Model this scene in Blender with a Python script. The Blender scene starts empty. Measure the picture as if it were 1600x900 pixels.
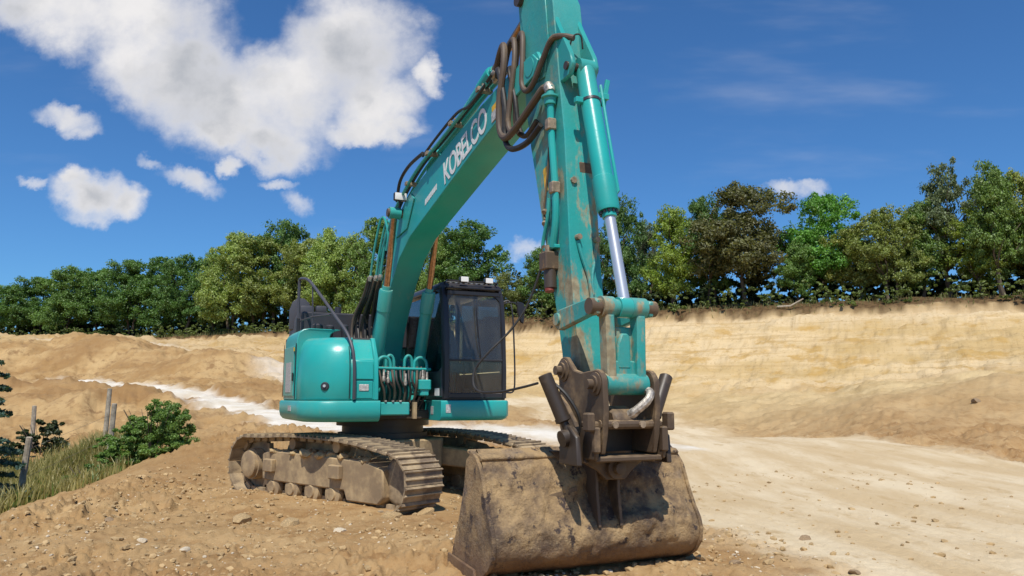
import bpy, bmesh, math, random
import numpy as np
from mathutils import Vector, Matrix
random.seed(7); np.random.seed(7)
sc = bpy.context.scene
COL = sc.collection
rad = math.radians
# ------------------------------------------------------------------ camera
cam_d = bpy.data.cameras.new('camera'); cam = bpy.data.objects.new('camera', cam_d); COL.objects.link(cam)
cam_d.sensor_width = 36.0; cam_d.lens = 36.0*1218/1600; cam_d.clip_start = 0.1; cam_d.clip_end = 6000
cam.location = (0, 0, 1.4); cam.rotation_euler = (rad(90)+math.atan(170/1218), 0, 0)
sc.camera = cam
sc.view_settings.view_transform = 'Standard'; sc.view_settings.look = 'None'
sc.view_settings.exposure = 0.0; sc.view_settings.gamma = 1.0; sc.view_settings.use_curve_mapping = False
sc.cycles.max_bounces = 8; sc.cycles.transparent_max_bounces = 12
# ------------------------------------------------------------------ sun
LDIR = Vector((0.10, 1.9, -3.1)).normalized()          # direction the light travels
sun_d = bpy.data.lights.new('sun', 'SUN'); sun = bpy.data.objects.new('sun', sun_d); COL.objects.link(sun)
sun_d.energy = 4.7; sun_d.angle = rad(0.5); sun_d.color = (1.0, 0.95, 0.86)
sun.rotation_euler = LDIR.to_track_quat('-Z', 'Y').to_euler(); sun.location = (0, -20, 40)
# ------------------------------------------------------------------ sky
world = bpy.data.worlds.new('World'); sc.world = world; world.use_nodes = True
wt = world.node_tree; wt.nodes.clear()
def N(t, typ, **kw):
    n = t.nodes.new(typ)
    for k, v in kw.items():
        if k.startswith('i_'):
            key = k[2:]; key = int(key) if key.isdigit() else key
            if hasattr(v, 'node') and hasattr(v, 'is_output'): t.links.new(v, n.inputs[key])
            else: n.inputs[key].default_value = v
        else: setattr(n, k, v)
    return n
def lk(t, a, b): t.links.new(a, b)
def mth(t, op, a, b=None, c=None, clamp=False):
    n = t.nodes.new('ShaderNodeMath'); n.operation = op; n.use_clamp = clamp
    for i, x in enumerate((a, b, c)):
        if x is None: continue
        if isinstance(x, (int, float)): n.inputs[i].default_value = x
        else: t.links.new(x, n.inputs[i])
    return n.outputs[0]
def vm(t, op, a, b=None):
    n = t.nodes.new('ShaderNodeVectorMath'); n.operation = op
    for i, x in enumerate((a, b)):
        if x is None: continue
        if isinstance(x, (tuple, list)): n.inputs[i].default_value = x
        else: t.links.new(x, n.inputs[i])
    return n
def mixc(t, fac, a, b, blend='MIX'):
    n = t.nodes.new('ShaderNodeMix'); n.data_type = 'RGBA'; n.blend_type = blend
    for i, x in ((0, fac), (6, a), (7, b)):
        if isinstance(x, (int, float)): n.inputs[i].default_value = x
        elif isinstance(x, (tuple, list)): n.inputs[i].default_value = (*x[:3], 1)
        else: t.links.new(x, n.inputs[i])
    return n.outputs[2]
def ramp(t, fac, lo, hi):
    n = t.nodes.new('ShaderNodeMapRange'); n.interpolation_type = 'SMOOTHSTEP'
    t.links.new(fac, n.inputs[0]); n.inputs[1].default_value = lo; n.inputs[2].default_value = hi
    return n.outputs[0]
sky = N(wt, 'ShaderNodeTexSky', sky_type='NISHITA', sun_disc=False)
sky.sun_elevation = math.asin(-LDIR.z); sky.sun_rotation = math.atan2(-LDIR.x, -LDIR.y)
sky.altitude = 100; sky.air_density = 1.0; sky.dust_density = 0.35; sky.ozone_density = 3.0
skyc = mixc(wt, 1.0, sky.outputs[0], (0.54, 0.99, 1.42), 'MULTIPLY')
# clouds: each one an ellipse of sky directions (x/y, z/y), broken up by noise
BLOBS = [(-0.567, 0.518, 0.1744, 0.0563, 8), (-0.471, 0.449, 0.1296, 0.0624, 30), (-0.377, 0.386, 0.1285, 0.0614, 20), (-0.309, 0.409, 0.0945, 0.0661, 0), (-0.221, 0.468, 0.091, 0.0851, -15), (-0.18, 0.4, 0.0644, 0.0528, 0), (-0.192, 0.359, 0.0683, 0.0191, 0), (-0.323, 0.333, 0.0638, 0.0328, 10), (-0.384, 0.351, 0.0597, 0.0261, 20), (-0.646, 0.523, 0.0698, 0.0363, 0), (-0.599, 0.373, 0.047, 0.0157, 12), (-0.576, 0.358, 0.0324, 0.0104, 0), (-0.557, 0.272, 0.0523, 0.0306, 10), (-0.51, 0.257, 0.0354, 0.0237, 0), (-0.583, 0.297, 0.022, 0.0171, 0), (-0.547, 0.246, 0.0463, 0.0152, 0), (-0.429, 0.285, 0.0389, 0.0137, 20), (-0.475, 0.314, 0.0204, 0.0095, 25), (-0.281, 0.262, 0.0236, 0.0144, 30), (-0.308, 0.285, 0.0237, 0.0068, 0), (-0.114, 0.436, 0.0224, 0.0302, -20), (-0.095, 0.434, 0.0155, 0.0089, 20), (0.371, 0.265, 0.0337, 0.0127, 0), (0.022, 0.191, 0.0234, 0.0125, 0), (-0.638, 0.282, 0.0211, 0.0077, 0), (-0.377, 0.3, 0.0136, 0.0103, 0)]
tc = N(wt, 'ShaderNodeTexCoord')
sx = N(wt, 'ShaderNodeSeparateXYZ'); lk(wt, tc.outputs['Generated'], sx.inputs[0])
ay = mth(wt, 'MAXIMUM', mth(wt, 'ABSOLUTE', sx.outputs[1]), 0.02)
gx = mth(wt, 'DIVIDE', sx.outputs[0], ay); gz = mth(wt, 'DIVIDE', sx.outputs[2], ay)
pv = N(wt, 'ShaderNodeCombineXYZ'); lk(wt, gx, pv.inputs[0]); lk(wt, gz, pv.inputs[1])
n1 = N(wt, 'ShaderNodeTexNoise', i_Scale=9.0, i_Detail=7.0, i_Roughness=0.6); lk(wt, pv.outputs[0], n1.inputs['Vector'])
n2 = N(wt, 'ShaderNodeTexNoise', i_Scale=34.0, i_Detail=6.0, i_Roughness=0.62); lk(wt, pv.outputs[0], n2.inputs['Vector'])
w1 = vm(wt, 'SCALE', vm(wt, 'SUBTRACT', n1.outputs['Color'], (.5, .5, .5)).outputs[0]); w1.inputs['Scale'].default_value = 0.085
w2 = vm(wt, 'SCALE', vm(wt, 'SUBTRACT', n2.outputs['Color'], (.5, .5, .5)).outputs[0]); w2.inputs['Scale'].default_value = 0.024
pw = vm(wt, 'ADD', vm(wt, 'ADD', pv.outputs[0], w1.outputs[0]).outputs[0], w2.outputs[0]).outputs[0]
dens = None; thick = None
for (bx, bz, ra, rb, rot) in BLOBS:
    mp = N(wt, 'ShaderNodeMapping', vector_type='TEXTURE'); lk(wt, pw, mp.inputs[0])
    mp.inputs['Location'].default_value = (bx, bz, 0); mp.inputs['Rotation'].default_value = (0, 0, rad(-rot)); mp.inputs['Scale'].default_value = (ra*1.12, rb*1.12, 1)
    sp = N(wt, 'ShaderNodeSeparateXYZ'); lk(wt, mp.outputs[0], sp.inputs[0])
    q = mth(wt, 'SUBTRACT', 1.0, mth(wt, 'ADD', mth(wt, 'MULTIPLY', sp.outputs[0], sp.outputs[0]), mth(wt, 'MULTIPLY', sp.outputs[1], sp.outputs[1])))
    q = mth(wt, 'MAXIMUM', q, -1.0)
    if min(ra, rb) < 0.016: q = mth(wt, 'MULTIPLY_ADD', q, 0.66, -0.16)
    if dens is None: dens = q
    else:
        s = N(wt, 'ShaderNodeMath', operation='SMOOTH_MAX'); lk(wt, dens, s.inputs[0]); lk(wt, q, s.inputs[1]); s.inputs[2].default_value = 0.25
        dens = s.outputs[0]
n3 = N(wt, 'ShaderNodeTexNoise', i_Scale=11.0, i_Detail=8.0, i_Roughness=0.56); lk(wt, pv.outputs[0], n3.inputs['Vector'])
dn = mth(wt, 'MULTIPLY_ADD', mth(wt, 'SUBTRACT', n3.outputs[0], 0.5), 1.9, dens)
alpha = ramp(wt, dn, -0.34, 1.0)
wis = N(wt, 'ShaderNodeTexNoise', i_Scale=3.2, i_Detail=5.0, i_Roughness=0.55)
wmp = N(wt, 'ShaderNodeMapping'); lk(wt, pv.outputs[0], wmp.inputs[0]); wmp.inputs['Scale'].default_value = (0.6, 2.6, 1); wmp.inputs['Rotation'].default_value = (0, 0, rad(-12)); lk(wt, wmp.outputs[0], wis.inputs['Vector'])
wisp = mth(wt, 'MULTIPLY', ramp(wt, wis.outputs[0], 0.52, 0.85), 0.22)
alpha = mth(wt, 'MAXIMUM', alpha, wisp)
up = mth(wt, 'GREATER_THAN', sx.outputs[2], 0.0)
alpha = mth(wt, 'MULTIPLY', alpha, up)
# cloud brightness: billows lit from above, grey bellies
n4 = N(wt, 'ShaderNodeTexNoise', i_Scale=5.5, i_Detail=4.0, i_Roughness=0.5)
sh = vm(wt, 'ADD', pw, (0.0, 0.30, 0.2)).outputs[0]; lk(wt, sh, n4.inputs['Vector'])
n5 = N(wt, 'ShaderNodeTexNoise', i_Scale=15.0, i_Detail=5.0, i_Roughness=0.5); lk(wt, vm(wt, 'ADD', pw, (0.4, 0.1, 0.7)).outputs[0], n5.inputs['Vector'])
lit = ramp(wt, mth(wt, 'MULTIPLY_ADD', mth(wt, 'SUBTRACT', n5.outputs[0], 0.5), 0.40, n4.outputs[0]), 0.34, 0.68)
thickf = ramp(wt, dn, 0.25, 1.3)
shade = mth(wt, 'MULTIPLY', mth(wt, 'SUBTRACT', 1.0, lit), thickf)
ccol = mixc(wt, shade, (10.2, 10.0, 10.0), (5.2, 5.5, 6.1))
skyf = mixc(wt, alpha, skyc, ccol)
bg = N(wt, 'ShaderNodeBackground'); bg.inputs[1].default_value = 0.085; lk(wt, skyf, bg.inputs[0])
wo = N(wt, 'ShaderNodeOutputWorld'); lk(wt, bg.outputs[0], wo.inputs[0])

# ------------------------------------------------------------------ tags and mesh helpers
def tag(o, label=None, cat=None, group=None, kind=None):
    if label: o['label'] = label
    if cat: o['category'] = cat
    if group: o['group'] = group
    if kind: o['kind'] = kind
    return o
def empty(name, loc=(0, 0, 0), rz=0.0, parent=None):
    o = bpy.data.objects.new(name, None); COL.objects.link(o); o.location = loc; o.rotation_euler = (0, 0, rz); o.empty_display_size = .2
    if parent: o.parent = parent
    return o
def link_mesh(name, me, mat, parent=None):
    o = bpy.data.objects.new(name, me); COL.objects.link(o)
    if mat is not None and not me.materials: me.materials.append(mat)
    if parent: o.parent = parent
    return o
def np_mesh(name, V, F, mat, parent=None, smooth=False):
    me = bpy.data.meshes.new(name); V = np.asarray(V, dtype=np.float32); F = np.asarray(F, dtype=np.int32)
    me.vertices.add(len(V)); me.vertices.foreach_set('co', V.ravel())
    k = F.shape[1]; me.loops.add(F.size); me.loops.foreach_set('vertex_index', F.ravel())
    me.polygons.add(len(F)); me.polygons.foreach_set('loop_start', np.arange(0, F.size, k, dtype=np.int32))
    try: me.polygons.foreach_set('loop_total', np.full(len(F), k, dtype=np.int32))
    except Exception: pass
    me.polygons.foreach_set('use_smooth', np.full(len(F), smooth, dtype=bool))
    me.update(calc_edges=True)
    return link_mesh(name, me, mat, parent)
def spline(pts, n=6):
    P = [Vector(p) for p in pts]; out = []
    for i in range(len(P)-1):
        p0 = P[max(i-1, 0)]; p1 = P[i]; p2 = P[i+1]; p3 = P[min(i+2, len(P)-1)]
        for k in range(n):
            t = k/n
            out.append(0.5*((2*p1)+(-p0+p2)*t+(2*p0-5*p1+4*p2-p3)*t*t+(-p0+3*p1-3*p2+p3)*t**3))
    out.append(P[-1]); return out
class G:
    """collects shapes of ONE part"""
    def __init__(s): s.bm = bmesh.new()
    def _new(s, vs, fs):
        v = [s.bm.verts.new(p) for p in vs]
        for f in fs:
            try: s.bm.faces.new([v[i] for i in f])
            except ValueError: pass
        return v
    def box(s, c, d, rot=None):
        R = rot if rot is not None else Matrix.Identity(3); c = Vector(c); h = Vector(d)/2
        vs = [c+R@Vector((sx_*h.x, sy_*h.y, sz_*h.z)) for sz_ in (-1, 1) for sy_ in (-1, 1) for sx_ in (-1, 1)]
        s._new(vs, [(0, 2, 3, 1), (4, 5, 7, 6), (0, 1, 5, 4), (2, 6, 7, 3), (0, 4, 6, 2), (1, 3, 7, 5)]); return s
    def bar(s, a, b, w, h, up=(0, 0, 1)):
        a = Vector(a); b = Vector(b); x = (b-a).normalized(); y = Vector(up).cross(x)
        y = y.normalized() if y.length > 1e-4 else Vector((0, 1, 0)); z = x.cross(y)
        return s.box((a+b)/2, ((b-a).length, w, h), Matrix((x, y, z)).transposed())
    def prism(s, poly, c0, c1, plane='xz'):
        mk = {'xz': lambda a, b, c: (a, c, b), 'xy': lambda a, b, c: (a, b, c), 'yz': lambda a, b, c: (c, a, b)}[plane]
        n = len(poly); vs = [mk(a, b, c0) for a, b in poly]+[mk(a, b, c1) for a, b in poly]
        s._new(vs, [tuple(range(n))[::-1], tuple(range(n, 2*n))]+[(i, (i+1) % n, n+(i+1) % n, n+i) for i in range(n)]); return s
    def loft(s, secs, cap=True, closed=True):
        n = len(secs[0]); vs = [p for q in secs for p in q]; fs = []
        for k in range(len(secs)-1):
            for i in range(n if closed else n-1):
                j = (i+1) % n; fs.append((k*n+i, k*n+j, (k+1)*n+j, (k+1)*n+i))
        if cap: fs += [tuple(range(n))[::-1], tuple(range((len(secs)-1)*n, len(secs)*n))]
        s._new(vs, fs); return s
    def tube(s, pts, r, seg=8, cap=True):
        P = [Vector(p) for p in pts]; R = r if isinstance(r, (list, tuple)) else [r]*len(P); secs = []; u = None
        for i, p in enumerate(P):
            t = (P[min(i+1, len(P)-1)]-P[max(i-1, 0)]).normalized()
            if u is None: u = t.orthogonal().normalized()
            else:
                u = u-t*u.dot(t); u = u.normalized() if u.length > 1e-5 else t.orthogonal().normalized()
            v = t.cross(u)
            secs.append([p+(u*math.cos(a)+v*math.sin(a))*R[i] for a in (2*math.pi*k/seg for k in range(seg))])
        return s.loft(secs, cap)
    def cyl(s, a, b, r, r2=None, seg=18): return s.tube([a, b], [r, r if r2 is None else r2], seg)
    def lathe(s, a, b, prof, seg=20):
        """prof: list of (t along a->b in metres, radius)"""
        a = Vector(a); d = (Vector(b)-a).normalized(); u = d.orthogonal().normalized(); v = d.cross(u)
        return s.loft([[a+d*t+(u*math.cos(q)+v*math.sin(q))*r for q in (2*math.pi*k/seg for k in range(seg))] for t, r in prof])
    def build(s, name, mat, parent=None, bevel=0.0, ang=35, smooth=True, seg=1):
        bm = s.bm; bmesh.ops.recalc_face_normals(bm, faces=bm.faces)
        if bevel:
            es = [e for e in bm.edges if len(e.link_faces) == 2 and e.calc_face_angle(0) > rad(30)]
            if es: bmesh.ops.bevel(bm, geom=es, offset=bevel, offset_type='OFFSET', segments=seg, profile=.6, affect='EDGES', clamp_overlap=True)
        me = bpy.data.meshes.new(name); bm.to_mesh(me); bm.free()
        if smooth:
            me.polygons.foreach_set('use_smooth', np.ones(len(me.polygons), dtype=bool)); me.set_sharp_from_angle(angle=rad(ang))
        return link_mesh(name, me, mat, parent)
# ------------------------------------------------------------------ materials
def newmat(name):
    m = bpy.data.materials.new(name); m.use_nodes = True; t = m.node_tree
    return m, t, t.nodes['Principled BSDF']
def noise(t, scale, detail=4, rough=.55, vec=None, stretch=None):
    n = N(t, 'ShaderNodeTexNoise'); n.inputs['Scale'].default_value = scale; n.inputs['Detail'].default_value = detail; n.inputs['Roughness'].default_value = rough
    if vec is None: vec = N(t, 'ShaderNodeTexCoord').outputs['Object']
    if stretch:
        mp = N(t, 'ShaderNodeMapping'); mp.inputs['Scale'].default_value = stretch; lk(t, vec, mp.inputs[0]); vec = mp.outputs[0]
    lk(t, vec, n.inputs['Vector']); return n.outputs[0]
def bump(t, b, h, strength, dist):
    n = N(t, 'ShaderNodeBump'); n.inputs['Strength'].default_value = strength; n.inputs['Distance'].default_value = dist
    lk(t, h, n.inputs['Height']); lk(t, n.outputs[0], b.inputs['Normal'])
DUST = (0.42, 0.29, 0.15)
def paint(name, col, dirt=0.35, rough=.33, rust=0.0, dustcol=DUST, metal=0.0, up_dust=0.3, rust_z=None):
    m, t, b = newmat(name)
    c = mixc(t, ramp(t, noise(t, 1.3, 3), .3, .7), col, tuple(x*.82 for x in col))
    d = ramp(t, noise(t, 3.1, 7, .68), .78-.5*dirt, 1.0-.42*dirt)
    geo = N(t, 'ShaderNodeNewGeometry'); sz = N(t, 'ShaderNodeSeparateXYZ'); lk(t, geo.outputs['True Normal'], sz.inputs[0])
    upf = mth(t, 'MULTIPLY', ramp(t, sz.outputs[2], .55, 1.0), ramp(t, noise(t, 9, 5, .6), .3, .65))
    d = mth(t, 'MAXIMUM', mth(t, 'MULTIPLY', d, .8), mth(t, 'MULTIPLY', upf, up_dust))
    c = mixc(t, mth(t, 'MULTIPLY_ADD', ramp(t, noise(t, .9, 5, .65), .35, .7), .16*min(1, dirt*2.2), .03), c, dustcol)
    c = mixc(t, d, c, dustcol)
    fine = ramp(t, noise(t, 38, 4, .6), .66, .76)
    c = mixc(t, mth(t, 'MULTIPLY', fine, .45*min(1, dirt*2)), c, (.16, .10, .055))
    if rust:
        rm = ramp(t, noise(t, 3.4, 6, .66, stretch=(1.3, 1.3, .55)), .70-.22*rust, .78-.2*rust)
        if rust_z:
            oz = N(t, 'ShaderNodeSeparateXYZ'); lk(t, N(t, 'ShaderNodeTexCoord').outputs['Object'], oz.inputs[0])
            rm = mth(t, 'MULTIPLY', rm, ramp(t, mth(t, 'MULTIPLY', oz.outputs[2], -1.0), -rust_z, -2.6))
        rc = mixc(t, ramp(t, noise(t, 14, 5), .35, .65), (.30, .165, .075), (.44, .31, .17))
        c = mixc(t, mth(t, 'MULTIPLY', rm, .78), c, rc); d = mth(t, 'MAXIMUM', d, rm)
    lk(t, c, b.inputs['Base Color'])
    lk(t, mth(t, 'MULTIPLY_ADD', d, .55, rough, clamp=True), b.inputs['Roughness'])
    b.inputs['Metallic'].default_value = metal
    bump(t, b, noise(t, 22, 6, .65), .12+.2*rust, .01)
    return m
def simple(name, col, rough=.5, metal=0.0, var=.2, scale=8, bmp=0.0):
    m, t, b = newmat(name)
    lk(t, mixc(t, ramp(t, noise(t, scale, 5, .6), .3, .7), tuple(x*(1-var) for x in col), tuple(min(1, x*(1+var)) for x in col)), b.inputs['Base Color'])
    b.inputs['Roughness'].default_value = rough; b.inputs['Metallic'].default_value = metal
    if bmp: bump(t, b, noise(t, scale*3, 5, .65), bmp, .01)
    return m
TEAL = (0.006, 0.395, 0.372)
M = {}
M['teal'] = paint('teal_paint', TEAL, .34)
M['teal_clean'] = paint('teal_paint_clean', TEAL, .24, .30, up_dust=.2)
M['teal_boom'] = paint('teal_paint_boom', TEAL, .27, .36)
M['teal_arm'] = paint('teal_paint_arm', (0.012, 0.36, 0.345), .42, .42, rust=.95, rust_z=5.0)
M['teal_link'] = paint('teal_paint_link', (0.008, 0.34, 0.325), .5, .42, rust=.95)
M['dark'] = paint('dark_grey_paint', (.030, .032, .042), .26, .38, dustcol=(.20, .16, .11))
M['hood'] = paint('hood_grey_paint', (.060, .062, .080), .22, .4, dustcol=(.22, .18, .13))
M['cabblack'] = paint('cab_black_paint', (.014, .015, .021), .18, .35, dustcol=(.16, .12, .08), up_dust=.5)
M['rubber'] = simple('rubber_hose', (.028, .025, .022), .55, var=.35, scale=20)
M['dusty_hose'] = paint('dusty_hose', (.075, .055, .042), .5, .6, dustcol=(.30, .21, .12))
M['chrome'] = simple('chrome_rod', (.74, .73, .71), .30, .7, .03)
M['rodrust'] = simple('brass_toned_rod', (.40, .235, .13), .3, .85, .25, 30)
M['steel_dirty'] = paint('dirty_brown_steel', (.085, .056, .036), .6, .55, dustcol=(.35, .24, .13), rust=.35, up_dust=.95)
M['steel_dark'] = paint('dark_oily_steel', (.045, .033, .025), .35, .45, dustcol=(.22, .15, .09), up_dust=.6)
M['bolt'] = simple('dusty_bolt_metal', (.33, .25, .17), .55, .35, .3, 30)
M['whitepaint'] = simple('white_print', (.78, .78, .76), .5, var=.08, scale=20)
M['greylabel'] = simple('grey_label', (.46, .45, .43), .5, var=.3, scale=40)
M['yellow'] = simple('yellow_label', (.72, .42, .02), .5, var=.25, scale=18)
M['greysteel'] = simple('worn_bright_steel', (.46, .41, .35), .45, .5, .5, 25, .4)
M['seat'] = simple('seat_cloth', (.21, .215, .225), .8, var=.3, scale=30)
M['interior'] = simple('cab_interior_plastic', (.035, .036, .040), .6, var=.25, scale=12)
m, t, b = newmat('lamp_glass'); b.inputs['Base Color'].default_value = (.80, .80, .78, 1); b.inputs['Roughness'].default_value = .12
bump(t, b, noise(t, 60, 2), .3, .004); M['lamp'] = m
m, t, b = newmat('cab_glass'); t.nodes.remove(b)
tr = N(t, 'ShaderNodeBsdfTransparent'); tr.inputs[0].default_value = (.80, .86, .83, 1)
gl = N(t, 'ShaderNodeBsdfGlossy'); gl.inputs['Roughness'].default_value = .03; gl.inputs[0].default_value = (.9, .95, 1, 1)
df = N(t, 'ShaderNodeBsdfDiffuse'); df.inputs[0].default_value = (.35, .33, .30, 1)
fr = N(t, 'ShaderNodeFresnel'); fr.inputs[0].default_value = 1.38
mx = N(t, 'ShaderNodeMixShader'); lk(t, mth(t, 'MULTIPLY', fr.outputs[0], 1.2, clamp=True), mx.inputs[0]); lk(t, tr.outputs[0], mx.inputs[1]); lk(t, gl.outputs[0], mx.inputs[2])
mx2 = N(t, 'ShaderNodeMixShader'); lk(t, mth(t, 'MULTIPLY', ramp(t, noise(t, 2.5, 5, .6), .35, .8), .10), mx2.inputs[0]); lk(t, mx.outputs[0], mx2.inputs[1]); lk(t, df.outputs[0], mx2.inputs[2])
lk(t, mx2.outputs[0], t.nodes['Material Output'].inputs[0]); M['glass'] = m
m = m.copy(); m.name = 'dusty_windscreen_glass'; M['glass_dusty'] = m
for n_ in m.node_tree.nodes:
    if n_.type == 'MATH' and n_.operation == 'MULTIPLY' and abs(n_.inputs[1].default_value-.10) < 1e-4: n_.operation = 'MULTIPLY_ADD'; n_.inputs[1].default_value = .10; n_.inputs[2].default_value = .085
# tracks: dusty steel and dry mud
M['track'] = paint('dusty_track_steel', (.125, .085, .058), .8, .55, dustcol=(.52, .39, .23), up_dust=1.0)
M['mudframe'] = paint('mud_caked_track_frame', (.25, .175, .105), .78, .8, dustcol=(.55, .40, .215), up_dust=1.0)
M['mud'] = simple('dry_mud', (.44, .31, .155), .95, var=.35, scale=14, bmp=.6)
# bucket: brown steel smeared with mud
m, t, b = newmat('muddy_bucket_steel')
co = N(t, 'ShaderNodeTexCoord').outputs['Object']
big = noise(t, 2.6, 7, .68, co); mid = noise(t, 7, 7, .7, co)
c = mixc(t, ramp(t, big, .36, .60), (.100, .066, .045), (.41, .275, .135))
c = mixc(t, ramp(t, mid, .56, .63), c, (.062, .042, .035))
c = mixc(t, mth(t, 'MULTIPLY', ramp(t, noise(t, 1.7, 5, .6, co), .58, .70), .6), c, (.21, .165, .135))
c = mixc(t, mth(t, 'MULTIPLY', ramp(t, noise(t, 26, 5, .7, co), .60, .70), .55), c, (.45, .34, .19))
szb = N(t, 'ShaderNodeSeparateXYZ'); lk(t, co, szb.inputs[0])
low = mth(t, 'MULTIPLY', mth(t, 'SUBTRACT', 1.0, ramp(t, mth(t, 'MULTIPLY_ADD', mid, .25, szb.outputs[2]), .34, .52)), .75)
c = mixc(t, low, c, (.19, .105, .055))
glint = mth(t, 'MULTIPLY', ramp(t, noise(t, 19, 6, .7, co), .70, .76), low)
c = mixc(t, glint, c, (.62, .57, .5))  # glints on the wet mud band, painted in as pale specks
lk(t, c, b.inputs['Base Color']); lk(t, mth(t, 'MULTIPLY_ADD', low, -.35, .85), b.inputs['Roughness'])
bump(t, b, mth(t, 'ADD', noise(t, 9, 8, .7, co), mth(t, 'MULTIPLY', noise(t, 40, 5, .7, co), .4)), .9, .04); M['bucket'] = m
# ------------------------------------------------------------------ terrain
CP = np.array([(-2, 10, 0), (-3.4, 13, 0), (-4.6, 12, 0), (0, 12, 0.02), (1, 9, 0.05), (3, 9, 0.03), (6, 9, 0), (9, 12, 0), (5, 14, 0.12), (2, 16, 0.3), (-1, 15, 0.2), (-3.5, 9.5, 0.03), (0, 6, 0.12), (1.2, 6.5, 0.13), (2, 5.5, 0.08), (-0.3, 7.4, 0.1), (1.6, 7.6, 0.1), (-2, 6, 0.12), (-3.5, 7, 0.1), (4, 5, 0), (7, 6, 0), (-1.5, 8.2, 0.06), (0, 0, 0), (5, -5, 0), (-5, -5, -0.3), (0, -20, 0), (30, -10, 0), (-30, -10, -1), (60, -60, 0), (-60, -60, -1), (20, 5, 0), (-3, 2, 0.05), (3, 2, 0), (-9, 2, -0.8), (-20, 5, -1.1), (-4.3, 6.3, 0.08), (-5.4, 8.2, 0.05), (-6.2, 11, 0.05), (-6.9, 14, 0.05), (-7.6, 16.5, 0.12), (-9.5, 11, -1.0), (-9, 14, -0.85), (-11, 17, -0.8), (-13, 14, -1.0), (-7.9, 9.3, -0.85), (-7.0, 7, -0.85), (-14, 20, -0.5), (-25, 14, -1.0), (-8.37, 22.0, 0.78), (-5.88, 15.5, 0.53), (-11.3, 20.0, 0.28), (-15.61, 26.0, 0.98), (-12.05, 27.0, 0.97), (-8.22, 17.0, 0.31), (-4.3, 19.0, 0.67), (-8.11, 25.0, 1.0), (-11.46, 30.0, 1.35), (-15.67, 35.0, 1.68), (-22.93, 42.0, 2.08), (-24.74, 38.0, 1.65), (0.0, 17.0, 0.65), (-2.31, 19.0, 0.67), (7.08, 38.0, 0.33), (10.91, 27.0, 0.23), (10.62, 16.5, 0.14), (1.54, 38.0, 0.79), (1.22, 50.0, 1.4), (19.58, 30.0, 2.13), (18.83, 33.0, 1.93), (13.14, 27.0, 0.97), (12.41, 34.0, 0.85), (10.23, 42.0, 0.99), (7.64, 47.0, 1.32), (9.96, 19.0, 0.34), (18.98, 26.0, 0.98), (24.2, 27.0, 1.84), (27.51, 42.0, 3.44), (19.17, 47.0, 2.54), (9.95, 53.0, 2.68), (1.44, 59.0, 2.73), (34.18, 38.0, 2.94), (30.94, 47.0, 5.42), (21.77, 53.0, 5.37), (10.65, 59.0, 5.24), (1.6, 65.0, 5.09), (38.97, 43.0, 5.43), (-14.71, 50.0, 3.14), (-23.87, 62.0, 4.67), (-37.43, 76.0, 6.53), (-21.26, 72.0, 5.79), (-9.73, 66.0, 4.88), (-8.08, 55.0, 2.73), (-6.83, 42.0, 1.4), (-6.33, 30.0, 0.92), (-34.08, 83.0, 7.27), (-20.19, 45.0, 2.42), (-29.26, 55.0, 3.99), (-37.61, 62.0, 5.02), (-37.98, 58.0, 4.13), (-12.38, 38.0, 1.8), (-29.52, 47.0, 2.46), (-54.44, 70.0, 4.81), (-38.71, 50.0, 2.21), (-32.45, 66.0, 5.04), (-24.28, 55.0, 3.54), (-28.59, 50.0, 3.02), (43.23, 47.44, 7.82), (50.23, 55.12, 8.07), (74.72, 81.99, 8.42), (127.21, 139.58, 8.62), (34.38, 51.93, 7.95), (39.94, 60.34, 8.2), (59.42, 89.76, 8.55), (101.16, 152.81, 8.75), (29.3, 54.52, 8.01), (34.04, 63.34, 8.26), (50.65, 94.23, 8.61), (86.22, 160.41, 8.81), (23.7, 57.37, 8.07), (27.54, 66.66, 8.32), (40.97, 99.16, 8.67), (69.75, 168.81, 8.87), (17.93, 60.32, 8.11), (20.83, 70.08, 8.36), (30.99, 104.26, 8.71), (52.76, 177.48, 8.91), (11.54, 63.59, 8.1), (13.41, 73.88, 8.35), (19.95, 109.9, 8.7), (33.96, 187.1, 8.9), (1.7, 68.63, 7.95), (1.97, 79.74, 8.2), (2.93, 118.62, 8.55), (4.99, 201.94, 8.75), (-4.74, 71.93, 7.97), (-5.51, 83.58, 8.22), (-8.19, 124.33, 8.57), (-13.94, 211.66, 8.77), (-11.15, 75.23, 8.02), (-12.95, 87.4, 8.27), (-19.26, 130.02, 8.62), (-32.8, 221.35, 8.82), (-24.27, 81.98, 8.14), (-28.2, 95.25, 8.39), (-41.95, 141.69, 8.74), (-71.42, 241.22, 8.94), (-32.63, 86.28, 8.21), (-37.91, 100.25, 8.46), (-56.4, 149.13, 8.81), (-96.01, 253.88, 9.01), (-40.93, 90.56, 8.33), (-47.56, 105.22, 8.58), (-70.75, 156.53, 8.93), (-120.44, 266.47, 9.13), (-56.78, 98.72, 8.87), (-65.98, 114.7, 9.12), (-98.15, 170.63, 9.47), (-167.08, 290.47, 9.67), (-69.03, 105.03, 9.26), (-80.21, 122.03, 9.51), (-119.32, 181.53, 9.86), (-203.13, 309.03, 10.06), (-98.91, 120.41, 10.22), (-114.92, 139.91, 10.47), (-170.96, 208.13, 10.82), (-291.05, 354.31, 11.02)], dtype=float)
def _tps(P):
    n = len(P); xy = P[:, :2]/50.0; d = ((xy[:, None]-xy[None])**2).sum(-1); K = .5*d*np.log(d+1e-12)
    A = np.zeros((n+3, n+3)); A[:n, :n] = K+np.eye(n)*2e-5; A[:n, n] = 1; A[:n, n+1:] = xy; A[n, :n] = 1; A[n+1:, :n] = xy.T
    b_ = np.zeros(n+3); b_[:n] = P[:, 2]; return np.linalg.solve(A, b_)
TW = _tps(CP)
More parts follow.
